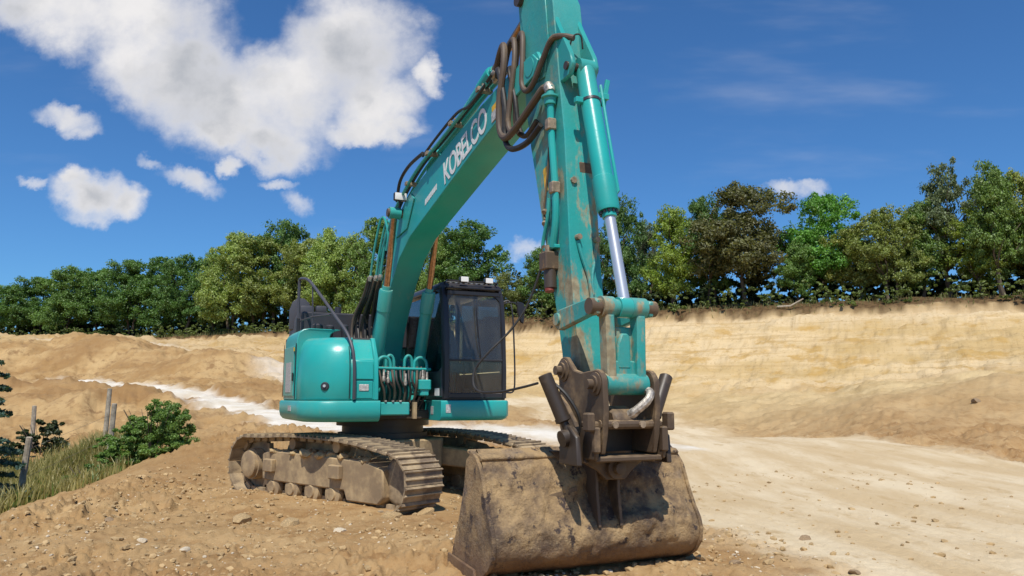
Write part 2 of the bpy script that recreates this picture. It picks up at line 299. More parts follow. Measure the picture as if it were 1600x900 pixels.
def _hash(ix, iy, s):
    h = (ix*374761393+iy*668265263+s*1442695041) & 0xffffffff
    h = ((h ^ (h >> 13))*1274126177) & 0xffffffff
    return ((h ^ (h >> 16)) & 0xffffff)/float(0xffffff)
def vnoise(x, y, s=0):
    ix = np.floor(x).astype(np.int64); iy = np.floor(y).astype(np.int64); fx = x-ix; fy = y-iy
    fx = fx*fx*fx*(fx*(fx*6-15)+10); fy = fy*fy*fy*(fy*(fy*6-15)+10)
    a = _hash(ix, iy, s); b_ = _hash(ix+1, iy, s); c_ = _hash(ix, iy+1, s); d = _hash(ix+1, iy+1, s)
    return (a*(1-fx)+b_*fx)*(1-fy)+(c_*(1-fx)+d*fx)*fy
def fbm(x, y, o=4, s=0, g=.5):
    v = 0; a = 1; tot = 0; f_ = 1
    for k in range(o):
        v = v+a*vnoise(x*f_+17.3*k, y*f_-9.1*k, s+k); tot += a; a *= g; f_ *= 2.03
    return v/tot
def sstep(x, a, b_):
    t_ = np.clip((x-a)/(b_-a), 0, 1); return t_*t_*(3-2*t_)
def edge_d(x, y): return (y+.515*x-69.5)/1.125          # metres past the edge of the cut, on the wooded plateau
PATH = [(-30, 46), (-22.9, 42), (-15.7, 35), (-11.5, 30), (-8.1, 25), (-4.4, 19.2), (-2.3, 18.2), (0, 17.6), (3, 17.5)]
ROAD2 = [(-8, 38), (-14.7, 50), (-23.9, 62), (-37.4, 76), (-52, 88)]
HAUL = [(11, -4), (6.6, 6), (6.0, 10), (5.6, 16), (5.0, 26), (4.2, 38), (2, 46)]
def poly_dist(x, y, pts):
    best = np.full(np.shape(x), 1e9)
    for (x0, y0), (x1, y1) in zip(pts[:-1], pts[1:]):
        dx, dy = x1-x0, y1-y0; t_ = np.clip(((x-x0)*dx+(y-y0)*dy)/(dx*dx+dy*dy), 0, 1)
        best = np.minimum(best, np.hypot(x-x0-t_*dx, y-y0-t_*dy))
    return best
MOUNDS = [(-28, 55, 6, 3.2, 1.6), (-38, 59, 6, 3.4, 1.0), (-17.5, 46, 4.5, 2.4, 1.5), (-23.5, 51, 4, 2.4, 1.3), (-20, 31.5, 4.5, 1.8, .7), (-27, 36, 5, 2.2, .8), (-34, 52, 6, 2.4, 1.1), (-14, 27.5, 3.5, 1.2, .4)]
def base_h(x, y):
    x = np.asarray(x, float); y = np.asarray(y, float); shp = x.shape; xf = x.ravel(); yf = y.ravel(); out = np.zeros(len(xf))
    for i in range(0, len(xf), 20000):
        q = np.stack([xf[i:i+20000], yf[i:i+20000]], 1)/50.0
        d = ((q[:, None]-CP[None, :, :2]/50.0)**2).sum(-1)
        out[i:i+20000] = (.5*d*np.log(d+1e-12))@TW[:len(CP)]+TW[len(CP)]+q@TW[len(CP)+1:]
    return out.reshape(shp)
def far_fix(x, y, z):
    r = np.hypot(x, y); ed = edge_d(x, y)
    flat = np.where(ed > 0, 9.5, np.where(y > 0, np.clip(z, -1, 10), -.2))
    return z+(flat-z)*sstep(r, 150, 240)
def masks(x, y):
    nz = fbm(x*.55, y*.55, 4, 11)-.5; nf = fbm(x*2.2, y*2.2, 4, 23)-.5
    ed = edge_d(x, y)
    chalk = (1-sstep(poly_dist(x, y, PATH)+nz*1.6+nf*.9, .45, 1.5))*sstep(y, 12, 15)
    chalk = np.maximum(chalk, .55*(1-sstep(poly_dist(x, y, ROAD2)+nz*2.5, 1.0, 3.0)))
    w = 4.15+np.clip((y-14)*-.05, -1.0, .0)
    haul = 1-sstep(poly_dist(x, y, HAUL)+nz*2.2+nf*.6, w-.4, w+1.0)
    bank = sstep(ed+nz*4, -17, -12)*(1-sstep(ed, -.6, .1))
    leftf = sstep(-x, -2, 14)
    grass = (1-sstep(np.hypot((x+9.8)/3.4, (y-13.6)/5.6)+nz*.55, .75, 1.05))*sstep(-x-5.6-.12*(y-8)+nz*.6, .35, 1.0)
    return chalk, haul, bank, leftf, grass, ed
def height(x, y, detail=True):
    x = np.asarray(x, float); y = np.asarray(y, float)
    z = far_fix(x, y, base_h(x, y))
    if not detail: return z
    r = np.hypot(x, y); chalk, haul, bank, leftf, grass, ed = masks(x, y)
    near = 1-sstep(r, 22, 34); midf = sstep(r, 12, 22)*(1-sstep(ed, -1, 2))
    rough = np.clip(1-np.maximum(haul*.92, chalk*.85), 0, 1)
    # smooth, drawn-off outer slope on the left, ruts and clods everywhere else
    smooth_left = sstep(-x-5.3-.14*(y-8), -.2, .7)
    clod = fbm(x*1.7, y*1.7, 4, 3, .55)-.5
    lump = np.abs(fbm(x*4.2, y*4.2, 4, 5, .55)-.5)
    fine = fbm(x*13, y*13, 3, 9, .6)-.5
    pat = sstep(fbm(x*.6+3, y*.6, 3, 41), .38, .62)
    z = z+near*rough*(1-.65*smooth_left)*(clod*.20*(.5+.8*pat)+(.12-lump*.55)*.20*pat+fine*.10*(.5+pat))
    cell = vnoise(x*7.5, y*7.5, 77); z = z+near*rough*(1-.8*smooth_left)*(np.clip(cell-.72, 0, 1)*.20+np.clip(vnoise(x*15, y*11, 78)-.6, 0, 1)*.11)*(.4+pat)
    z = z+near*(haul*(fbm(x*1.1, y*.5, 3, 31)-.5)*.05+haul*(fine*.010))
    # wheel ruts along the haul road
    pd = poly_dist(x, y, HAUL)
    z = z-near*haul*.03*np.exp(-((pd-1.3)/.3)**2)
    # loose spoil further off
    z = z+midf*(1-haul*.9)*(1-chalk*.8)*((fbm(x*.42, y*.42, 5, 13, .55)-.5)*(.75+.5*leftf)+(fbm(x*1.6, y*1.6, 4, 19, .6)-.5)*(.30+.25*leftf))
    for (mx_, my_, ra_, rb_, mh_) in MOUNDS:
        z = z+mh_*np.exp(-(((x-mx_)/ra_)**2+((y-my_)/rb_)**2))
    # scraped cut: bucket grooves run down the face, ledges run along it
    s_ = (x-.515*y)/1.125
    z = z+bank*((fbm(s_*.5, ed*.22, 4, 51)-.5)*.55+(fbm(s_*.16, ed*.9, 5, 57)-.5)*.75+(fbm(s_*2.4, ed*.5, 3, 59)-.5)*.16)
    z = z-.3*np.exp(-((ed+1.0)/.7)**2)*sstep(x, -45, -20)
    z = z-.5*sstep(-ed+(fbm(s_*.9, ed*0, 3, 63)-.5)*.5, .0, .3)*(1-sstep(-ed, .3, 5))*sstep(x, -60, -35)
    pl = sstep(ed, .3, 3); z = z+pl*(fbm(x*.3, y*.3, 3, 71)-.5)*.5
    # the ground under the crawlers and the bucket is pressed flat
    fl = np.maximum(1-sstep(np.hypot(x+2.0, y-11.6), 1.9, 3.3), 0); z = z*(1-.75*fl)+.10*fl*sstep(-x, .2, 1.2)
    return z
A_in = np.linspace(rad(-39), rad(39), 840); A_out = np.linspace(rad(39), rad(360-39), 72)[1:-1]
ANG = np.concatenate([A_in, A_out])
RR = np.concatenate([[.6, 1.2, 1.9, 2.6], np.geomspace(3.2, 22, 300), np.linspace(22, 40, 60)[1:], np.linspace(40, 78, 185)[1:], np.linspace(78, 128, 70)[1:], np.geomspace(128, 2600, 22)[1:]])
aa, rr = np.meshgrid(ANG, RR); GX = rr*np.sin(aa); GY = rr*np.cos(aa)
GZ = height(GX, GY)
nA, nR = len(ANG), len(RR)
GV = np.concatenate([np.stack([GX, GY, GZ], -1).reshape(-1, 3), [[0, 0, float(height(np.array([0.]), np.array([0.]))[0])]]])
ii, jj = np.meshgrid(np.arange(nR-1), np.arange(nA), indexing='ij'); j2 = (jj+1) % nA
GF = np.stack([ii*nA+jj, ii*nA+j2, (ii+1)*nA+j2, (ii+1)*nA+jj], -1).reshape(-1, 4)
mk = masks(GV[:, 0], GV[:, 1])
s_ = (GV[:, 0]-.515*GV[:, 1])/1.125
topsoil = sstep(mk[5]+(fbm(GV[:, 0]*.8, GV[:, 1]*.8, 3, 29)-.5)*.7, -.30, .0)
ATT = np.stack([mk[0], mk[1], mk[2], mk[4]], 1).astype(np.float32)           # chalk, haul, bank, grass
ATT2 = np.stack([topsoil, sstep(mk[5], -40, -14)*(1-mk[2]), mk[3], np.ones(len(GV))], 1).astype(np.float32)   # topsoil, apron, left
m, t, b = newmat('site_soil'); b.inputs['Specular IOR Level'].default_value = .12
co = N(t, 'ShaderNodeTexCoord').outputs['Object']
a1 = N(t, 'ShaderNodeAttribute', attribute_name='m1'); a2 = N(t, 'ShaderNodeAttribute', attribute_name='m2')
s1 = N(t, 'ShaderNodeSeparateColor'); lk(t, a1.outputs['Color'], s1.inputs[0]); s2 = N(t, 'ShaderNodeSeparateColor'); lk(t, a2.outputs['Color'], s2.inputs[0])
nb = noise(t, .9, 5, .6, co); nm = noise(t, 3.5, 6, .65, co); nf = noise(t, 14, 6, .7, co); nff = noise(t, 45, 4, .7, co)
soil = mixc(t, ramp(t, nb, .33, .67), (.34, .20, .085), (.47, .315, .155))
soil = mixc(t, mth(t, 'MULTIPLY', ramp(t, nm, .48, .66), .8), soil, (.26, .14, .055))
soil = mixc(t, mth(t, 'MULTIPLY', ramp(t, noise(t, .45, 4, .6, co), .52, .62), .45), soil, (.24, .135, .055))
soil = mixc(t, mth(t, 'MULTIPLY', ramp(t, nf, .55, .68), .55), soil, (.54, .40, .225))
soil = mixc(t, mth(t, 'MULTIPLY', ramp(t, nff, .60, .70), .5), soil, (.20, .115, .05))
spk = N(t, 'ShaderNodeTexVoronoi'); spk.inputs['Scale'].default_value = 11; lk(t, co, spk.inputs['Vector'])
wc = N(t, 'ShaderNodeSeparateColor'); lk(t, spk.outputs['Color'], wc.inputs[0])
speck = mth(t, 'MULTIPLY', mth(t, 'LESS_THAN', mth(t, 'MULTIPLY_ADD', nff, .12, spk.outputs['Distance']), .16), mth(t, 'GREATER_THAN', wc.outputs[0], .86))
soil = mixc(t, mth(t, 'MULTIPLY', speck, .85), soil, (.70, .62, .48))
nl = noise(t, .35, 5, .6, co, (1, 1, 1.5))
far = mixc(t, ramp(t, nl, .36, .62), (.31, .18, .07), (.50, .34, .16))
far = mixc(t, ramp(t, noise(t, 1.4, 5, .65, co), .52, .66), far, (.26, .155, .07))
far = mixc(t, mth(t, 'MULTIPLY', ramp(t, noise(t, .13, 4, .6, co, (1, 1.6, 1)), .47, .58), .65), far, (.25, .135, .052))
far = mixc(t, mth(t, 'MULTIPLY', ramp(t, noise(t, 4.0, 5, .7, co), .56, .64), .5), far, (.23, .135, .06))
soil = mixc(t, mth(t, 'MULTIPLY', s2.outputs[2], .8), soil, far)
apr = mixc(t, ramp(t, noise(t, .5, 6, .65, co), .36, .62), (.45, .325, .16), (.57, .43, .23))
apr = mixc(t, ramp(t, nf, .58, .68), apr, (.33, .225, .11))
soil = mixc(t, mth(t, 'MULTIPLY', s2.outputs[1], mth(t, 'MULTIPLY_ADD', s2.outputs[2], -.85, 1.0)), soil, apr)
# the cut face: pale weathered chalk sand above, yellow sand below, in beds along the face
strat = noise(t, .22, 6, .6, co, (.35, .35, 2.6))
bank = mixc(t, ramp(t, strat, .40, .60), (.49, .35, .165), (.60, .455, .26))
bank = mixc(t, mth(t, 'MULTIPLY', ramp(t, noise(t, .7, 6, .66, co, (.6, .6, 1.6)), .50, .64), .8), bank, (.44, .27, .08))
szz = N(t, 'ShaderNodeSeparateXYZ'); lk(t, co, szz.inputs[0])
hz = mth(t, 'MULTIPLY_ADD', noise(t, .5, 4, .6, co), 2.4, szz.outputs[2])
bank = mixc(t, mth(t, 'MULTIPLY', ramp(t, hz, 7.2, 8.3), mth(t, 'MULTIPLY_ADD', s2.outputs[2], -.62, .72)), bank, (.62, .49, .31))
bank = mixc(t, mth(t, 'MULTIPLY', ramp(t, noise(t, 2.2, 6, .7, co), .60, .70), .5), bank, (.37, .245, .11))
sm = N(t, 'ShaderNodeMapping'); sm.inputs['Rotation'].default_value = (0, 0, rad(27.2)); lk(t, co, sm.inputs[0])
scr = noise(t, 1.0, 5, .7, sm.outputs[0], (3.2, .22, .35))
bank = mixc(t, mth(t, 'MULTIPLY', ramp(t, scr, .52, .68), .38), bank, (.39, .26, .115))
bank = mixc(t, mth(t, 'MULTIPLY', ramp(t, noise(t, 1.0, 6, .7, co, (.12, .12, 4.5)), .52, .62), .5), bank, (.41, .275, .12))
bank = mixc(t, mth(t, 'MULTIPLY', ramp(t, noise(t, 5.0, 5, .7, co), .57, .64), .55), bank, (.33, .22, .10))
c = mixc(t, mth(t, 'MULTIPLY', s1.outputs[2], mth(t, 'MULTIPLY_ADD', s2.outputs[2], -.35, 1.0)), soil, bank)
hl = mixc(t, ramp(t, noise(t, .5, 6, .65, co, (1.6, .45, 1)), .36, .64), (.55, .41, .235), (.68, .555, .37))
hl = mixc(t, mth(t, 'MULTIPLY', ramp(t, noise(t, 2.0, 6, .7, co, (1.4, .6, 1)), .54, .68), .6), hl, (.45, .31, .15))
hl = mixc(t, mth(t, 'MULTIPLY', ramp(t, nff, .62, .72), .4), hl, (.36, .26, .14))
c = mixc(t, s1.outputs[1], c, hl)
ch = mixc(t, ramp(t, noise(t, 1.2, 5, .6, co), .3, .7), (.62, .54, .41), (.76, .71, .62))
c = mixc(t, s1.outputs[0], c, ch)
top = mixc(t, ramp(t, nm, .35, .65), (.075, .045, .022), (.15, .095, .045))
c = mixc(t, s2.outputs[0], c, top)
gs = mixc(t, ramp(t, nm, .35, .65), (.13, .10, .035), (.24, .18, .075))
c = mixc(t, a1.outputs['Alpha'], c, gs)
lk(t, c, b.inputs['Base Color']); b.inputs['Roughness'].default_value = .95
bump(t, b, mth(t, 'ADD', mth(t, 'ADD', mth(t, 'MULTIPLY', nf, .6), mth(t, 'MULTIPLY', nff, .4)), mth(t, 'MULTIPLY', mth(t, 'ADD', mth(t, 'MULTIPLY', scr, 2.0), mth(t, 'MULTIPLY', strat, 5.0)), s1.outputs[2])), .6, .06); M['soil'] = m
FC = (GV[GF[:, 0]]+GV[GF[:, 2]])/2; fm = masks(FC[:, 0], FC[:, 1])
cls = np.zeros(len(GF), int); cls[fm[1] > .5] = 1; cls[fm[2] > .5] = 3; cls[(fm[0] > .5)] = 2; cls[fm[5] > -.2] = 4
# the faces above are split out of ONE heightfield, so neighbours share their border exactly
def terrain_piece(name, sel, extra=None):
    F = GF[sel]; used, inv = np.unique(F, return_inverse=True)
    V = GV[used]; F = inv.reshape(-1, 4)
    o = np_mesh(name, V, F, M['soil'], smooth=True); tag(o, kind='structure')
    for nm_, A in (('m1', ATT), ('m2', ATT2)):
        at = o.data.attributes.new(nm_, 'FLOAT_COLOR', 'POINT'); at.data.foreach_set('color', A[used].ravel())
    return o
ctri = np.array([[len(GV)-1, (k+1) % nA, k] for k in range(nA)])
ground = terrain_piece('ground', cls == 0)
cme = np_mesh('ground_underfoot', GV, ctri[:, [0, 1, 2]], M['soil'], smooth=True)
_bm = bmesh.new(); _bm.from_mesh(cme.data); bmesh.ops.delete(_bm, geom=[v for v in _bm.verts if not v.link_faces], context='VERTS'); _bm.to_mesh(cme.data); _bm.free(); tag(cme, kind='structure')
terrain_piece('haul_road', cls == 1); terrain_piece('chalk_path', cls == 2); terrain_piece('cut_bank', cls == 3); terrain_piece('wooded_plateau', cls == 4)
def gz(x, y): return float(height(np.array([float(x)]), np.array([float(y)]))[0])
# ------------------------------------------------------------------ excavator (local frame: x forward, y to its left, z up)
EX = empty('excavator', (-1.87, 11.45, 0), rad(-65))
tag(EX, 'turquoise crawler excavator with raised boom and muddy ditching bucket on the ground', 'excavator')
def add(g, name, mat, parent=EX, bevel=0.0, **kw): return g.build(name, M[mat] if isinstance(mat, str) else mat, parent, bevel, **kw)
def lab(o, s): o['label'] = s; return o
rnd = random.Random(3)
# --- crawlers: built in a frame turned 24 degrees against the upper body
CR = Matrix.Rotation(rad(24), 3, 'Z')
def und(g):
    for v in g.bm.verts: v.co = CR @ v.co
    return g
def track_loop():
    """closed side profile of the shoe belt: (u, z) with direction"""
    ru, rz_, rr_ = -1.33, .455, .40; fu, fz, fr_ = 1.77, .405, .345; pts = []
    for k in range(15):
        a = rad(270-180*k/14); pts.append((ru+rr_*math.cos(a), rz_+rr_*math.sin(a)))
    pts += [(-.9, .862), (-.45, .885), (-.1, .892), (.3, .882), (.75, .872), (1.2, .835)]
    for k in range(15):
        a = rad(90-180*k/14); pts.append((fu+fr_*math.cos(a), fz+fr_*math.sin(a)))
    return pts
def shoe_mesh():
    g = G(); g.box((0, 0, -.012), (.176, .58, .022))
    for x in (-.074, .012): g.prism([(x-.013, 0), (x+.013, 0), (x+.007, .024), (x-.007, .024)], -.29, .29)
    for y in (-.09, .09): g.box((0, y, -.052), (.135, .045, .06))
    o = g.build('track_shoe', M['track']); me = o.data; bpy.data.objects.remove(o); return me
SHOE = shoe_mesh()
LOOP = track_loop()
for side, yc in ((-1, -1.12), (1, 1.12)):
    o_ = side
    g = und(G().prism([(-.98, .27), (-1.0, .62), (-.80, .67), (1.25, .63), (1.60, .55), (1.62, .22), (1.52, .13), (.92, .13), (.86, .25), (-.85, .26)], yc-.20, yc+.20))
    fr = add(g, 'crawler_track', 'mudframe', bevel=.018); lab(fr, 'mud-caked crawler nearest the fence' if side < 0 else 'shaded crawler behind the bucket')
    P = LOOP+[LOOP[0]]; L_ = [0]
    for p, q in zip(P[:-1], P[1:]): L_.append(L_[-1]+math.dist(p, q))
    n = 46; pitch = L_[-1]/n
    for k in range(n):
        s = k*pitch; i = max(j for j in range(len(L_)-1) if L_[j] <= s+1e-9)
        f_ = (s-L_[i])/(L_[i+1]-L_[i]); u = P[i][0]+(P[i+1][0]-P[i][0])*f_; z = P[i][1]+(P[i+1][1]-P[i][1])*f_
        s2_ = (s+.03) % L_[-1]; i2 = max(j for j in range(len(L_)-1) if L_[j] <= s2_+1e-9); f2 = (s2_-L_[i2])/(L_[i2+1]-L_[i2])
        tu = P[i2][0]+(P[i2+1][0]-P[i2][0])*f2-u; tz = P[i2][1]+(P[i2+1][1]-P[i2][1])*f2-z
        o = bpy.data.objects.new('track_shoe', SHOE); COL.objects.link(o); o.parent = fr
        pos = CR @ Vector((u, yc, z)); R3 = CR @ Matrix.Rotation(-math.atan2(tz, tu), 3, 'Y')
        # belt runs clockwise, outer side of a shoe is its local +z
        o.matrix_local = Matrix.Translation(pos) @ (R3 @ Matrix.Rotation(rnd.uniform(-.015, .015), 3, 'Y')).to_4x4()
    for k in range(4):
        u = -.74+k*.45
        for e in (-1, 1):
            pass
        add(und(G().lathe((u, yc-.21, .185), (u, yc+.21, .185), [(0, .05), (.0, .075), (.02, .085), (.03, .15), (.09, .155), (.10, .12), (.32, .12), (.33, .155), (.39, .15), (.40, .085), (.42, .07)], 18)), 'track_roller', 'mudframe', fr)
    for u in (-.35, .62):
        add(und(G().cyl((u, yc-.15, .77), (u, yc+.15, .77), .075)), 'carrier_roller', 'mudframe', fr)
        add(und(G().box((u, yc, .68), (.09, .12, .12))), 'roller_bracket', 'mudframe', fr)
    add(und(G().prism([(-.78, .60), (-.72, .74), (-.30, .80), (.55, .79), (1.05, .72), (1.22, .60)], yc-o_*.06-.03, yc-o_*.06+.03)), 'frame_plate', 'mudframe', fr, bevel=.01)
    # sprocket with teeth and the disc of its travel motor
    prof = []
    for k in range(42):
        a = 2*math.pi*k/42; r_ = .33 if k % 2 else .375; prof.append((-1.33+r_*math.cos(a), .455+r_*math.sin(a)))
    sp_ = add(und(G().prism(prof, yc-.035, yc+.035)), 'sprocket', 'track', fr)
    add(und(G().lathe((-1.33, yc+o_*.05, .455), (-1.33, yc+o_*.30, .455), [(0, .22), (.12, .215), (.12, .19), (.17, .185), (.185, .16), (.187, .05)], 28)), 'travel_motor', 'mudframe', fr)
    add(und(G().lathe((1.77, yc-.11, .405), (1.77, yc+.11, .405), [(0, .07), (0, .23), (.015, .26), (.05, .29), (.065, .31), (.155, .31), (.17, .29), (.205, .26), (.22, .23), (.22, .07)], 30)), 'idler', 'track', fr)
    for u0 in (-.76, .73):
        add(und(G().box((u0, yc+o_*.235, .47), (.22, .075, .17))), 'step_block', 'mudframe', fr, bevel=.012)
    # dried mud lying on the frame
    for k in range(46):
        u = rnd.uniform(-.75, 1.25); g = G(); c_ = Vector((u, yc+o_*rnd.uniform(-.10, .19), .655-.02*max(0, u)+rnd.uniform(-.01, .015))); r_ = rnd.uniform(.02, .06)*(1.3 if .0 < u < .8 else .8)
        bmesh.ops.create_icosphere(g.bm, subdivisions=2, radius=1)
        for v in g.bm.verts:
            q = v.co.copy(); k_ = 1+.35*math.sin(q.x*5+u*9)*math.sin(q.y*4+u*5)+rnd.uniform(-.18, .18); v.co = c_+Vector((q.x*r_*1.5, q.y*r_*1.2, q.z*r_*.75))*k_
        add(und(g), 'mud_lump', 'mud', fr, ang=80)
g = G()
g.prism([(-.75, -.35), (-.62, -.62), (.62, -.62), (.85, -.35), (.85, .35), (.62, .62), (-.62, .62), (-.75, .35)], .42, .82, 'xy')
for sx_ in (-1, 1):
    for sy_ in (-1, 1): g.bar((sx_*.35, sy_*.45, .60), (sx_*.95+.1, sy_*1.0, .50), .38, .26)
add(und(g), 'undercarriage_frame', 'mudframe', bevel=.02)
add(G().lathe((0, 0, .80), (0, 0, 1.12), [(0, .60), (.0, .64), (.10, .64), (.10, .58), (.20, .58), (.20, .66), (.30, .66)], 40), 'slewing_ring', 'steel_dark')
# --- upper deck, skirts, counterweight
g = G(); deck = [(1.22, -.40), (1.22, .44), (1.0, 1.30), (-.6, 1.34)]
deck = [(1.18, -1.2), (1.18, -.44), (.86, -.43), (.86, .43), (1.18, .44), (1.18, 1.30), (-.5, 1.30)]+[(-.5-1.1*math.sin(a), 1.30*math.cos(a)) for a in (rad(q) for q in range(15, 180, 15))]+[(-.5, -1.30)]
g.prism(deck, 1.10, 1.22, 'xy'); add(g, 'upper_deck', 'steel_dark', bevel=.01)
def rounded(xf, y0, y1, r, xb, n=8):
    """plan outline of the right front module: flat front y1..y0+r, rounded outer corner, straight side to xb"""
    p = [(xf, y1)]
    for k in range(n+1):
        a = rad(90*k/n); p.append((xf-r+r*math.cos(a), y0+r-r*math.sin(a)))
    p += [(xb, y0), (xb, y1)]
    return p
def bumper_loft(xf, y0, y1, r, xb, zs):
    secs = []
    for z, d in zs:
        secs.append([(x, y, z) for x, y in rounded(xf-d, y0+d, y1, max(r-d*.5, .05), xb)])
    return G().loft(secs)
bp = add(bumper_loft(1.36, -1.40, -.42, .45, -.42, [(1.085, .10), (1.10, .05), (1.14, .015), (1.20, 0), (1.33, 0), (1.352, .02)]), 'front_bumper', 'teal', ang=50)
lab(bp, 'rounded turquoise skirt below the tank cover')
g = G().loft([[(x, y, z) for x, y in [(1.36-d, .40), (1.36-d, 1.34-d), (1.30-d, 1.40-d), (-.3, 1.40-d), (-.3, .40)]] for z, d in ((1.085, .06), (1.11, .02), (1.15, 0), (1.335, 0), (1.352, .015))])
bp2 = add(g, 'front_bumper', 'teal', bevel=.006); lab(bp2, 'straight turquoise skirt below the cab')
add(G().box((1.0, .398, 1.22), (.09, .004, .11)), 'warning_label', 'greylabel', bp2)
add(G().box((1.363, .50, 1.245), (.004, .07, .11)), 'warning_label', 'greylabel', bp2)
# right front module: rounded tank cover
secs = []
for z, d in ((1.36, .02), (1.38, .01), (1.62, .01), (1.80, .02), (1.96, .05), (2.06, .09), (2.125, .14), (2.16, .20), (2.17, .28)):
    secs.append([(x, y, z) for x, y in rounded(1.335-d*1.25, -1.375+d*.7, -.80, max(.56-d*.3, .1), .0, 10)])
tk = add(G().loft(secs), 'tank_cover', 'teal_clean', ang=60); lab(tk, 'rounded glossy turquoise tank cover')
lk_ = add(G().lathe((1.20, -1.085, 1.53), (1.262, -1.115, 1.53), [(0, .055), (.05, .055), (.062, .045)], 20), 'cover_lock', 'dark', tk)
add(G().cyl((1.245, -1.106, 1.535), (1.275, -1.122, 1.535), .018), 'lock_core', 'chrome', tk)
# side door behind the cover, following the round tail
sd = [(-.10, -1.385), (.74, -1.385), (.74, -.9), (-.10, -.9)]
g = G().loft([[(x, y+d, z) for x, y in [(.70, -1.384), (-.20, -1.384), (-.42, -1.34), (-.42, -.95), (.62, -.95)]] for z, d in ((1.36, .0), (2.14, .005), (2.235, .03), (2.285, .09), (2.30, .17))])
sdr = add(g, 'side_door', 'teal', bevel=.012)
g = G().box((.22, -1.388, 1.74), (.78, .012, .66)); add(g, 'door_panel', 'teal', sdr, bevel=.006)
g = G().box((.22, -1.3965, 1.66), (.40, .005, .40)); lab(add(g, 'door_decal', 'greylabel', sdr), 'worn grey decal on the side door')
g = G().tube([(.705, -1.388, 1.37), (.705, -1.386, 2.10)], .006, 6); add(g, 'panel_seam', 'cabblack', sdr)
g = G().tube([(-.19, -1.398, 1.40), (-.19, -1.396, 2.12)], .005, 6); add(g, 'panel_seam', 'cabblack', sdr)
add(G().box((.60, -1.402, 1.66), (.05, .018, .11)), 'door_handle', 'cabblack', sdr, bevel=.006)
add(G().box((.62, -1.398, 2.02), (.06, .006, .05)), 'warning_label', 'yellow', sdr)
add(G().box((.45, -1.404, 1.25), (.22, .006, .07)), 'warning_label', 'greylabel', bp)
g = G()
g.tube(spline([(1.327, -.815, 1.38), (1.322, -.815, 1.75), (1.262, -.815, 1.98), (1.16, -.815, 2.10), (1.02, -.815, 2.165)], 5), .006, 6); add(g, 'panel_seam', 'cabblack', tk)
# stepped box next to the boom
pf = [(-.1, 1.36), (1.315, 1.36), (1.305, 1.60), (1.27, 1.87), (1.22, 1.885), (1.10, 2.10), (1.04, 2.145), (-.1, 2.145)]
stp = add(G().prism(pf, -.80, -.46), 'step_box', 'teal_clean', bevel=.012)
g = G().prism([(1.1, 1.36), (1.335, 1.36), (1.325, 1.60), (1.285, 1.90), (1.10, 2.165), (1.03, 2.165), (1.05, 2.0)], -.495, -.44); add(g, 'step_rim', 'teal', stp, bevel=.008)
add(G().box((1.308, -.635, 1.735), (.012, .25, .23), Matrix.Rotation(rad(-7), 3, 'Y')), 'step_panel', 'teal', stp, bevel=.008)
add(G().box((1.318, -.64, 1.49), (.012, .25, .22)), 'step_panel', 'teal', stp, bevel=.008)
add(G().box((1.327, -.63, 1.515), (.012, .125, .085)), 'work_light', 'greylabel', stp, bevel=.006)
# counterweight and engine hood
def arcplan(r, x0, yw, n=12): return [(x0, yw)]+[(x0-r*math.sin(rad(180*k/n)), yw*math.cos(rad(180*k/n))) for k in range(1, n)]+[(x0, -yw)]
g = G().loft([[(x, y, z) for x, y in arcplan(1.15-d, -.43, 1.34-d)] for z, d in ((1.10, .08), (1.15, .02), (1.3, 0), (2.0, 0), (2.2, .05), (2.3, .15))]); add(g, 'counterweight', 'teal', ang=50)
g = G().loft([[(x, y, z) for x, y in [(-.44+.02, 1.20-d), (-.44+.02, -1.25+d), (-1.0, -1.22+d), (-1.35+d, -.8), (-1.35+d, .8), (-1.0, 1.2-d)]] for z, d in ((2.18, 0), (2.50, .01), (2.60, .05), (2.64, .14))]); hd = add(g, 'engine_hood', 'hood', bevel=.03, seg=2)
g = G().loft([[(x, y, z) for x, y in [(-.50, -1.30+d), (-.50, -.98-d), (-1.15+d, -.95-d), (-1.15+d, -1.18+d)]] for z, d in ((2.38, 0), (2.66, .0), (2.78, .04), (2.84, .11))]); add(g, 'hood_bulge', 'hood', hd, bevel=.04, seg=2)
add(G().box((-.47, -1.06, 2.64), (.16, .20, .17)).box((-.42, -.86, 2.68), (.10, .16, .10)), 'rear_view_camera', 'hood', hd, bevel=.03, seg=2)
add(G().cyl((-.9, -.5, 2.6), (-.9, -.5, 2.78), .05), 'exhaust_pipe', 'dark', hd)
g = G().box((-.1, -.70, 2.16), (.62, 1.3, .14)); g.box((-.36, -.35, 2.38), (.05, 1.6, .5)); add(g, 'valve_cover', 'dark', bevel=.02)
for (x, y, z, r_) in ((.05, -1.0, 2.28, .07), (-.05, -.8, 2.26, .05), (.1, -.62, 2.25, .045)): add(G().lathe((x, y, 2.2), (x, y, 2.5), [(0, r_), (.1, r_), (.12, r_*1.2), (.2, r_*1.2), (.22, r_*.7)], 14), 'filler_cap', 'dark')
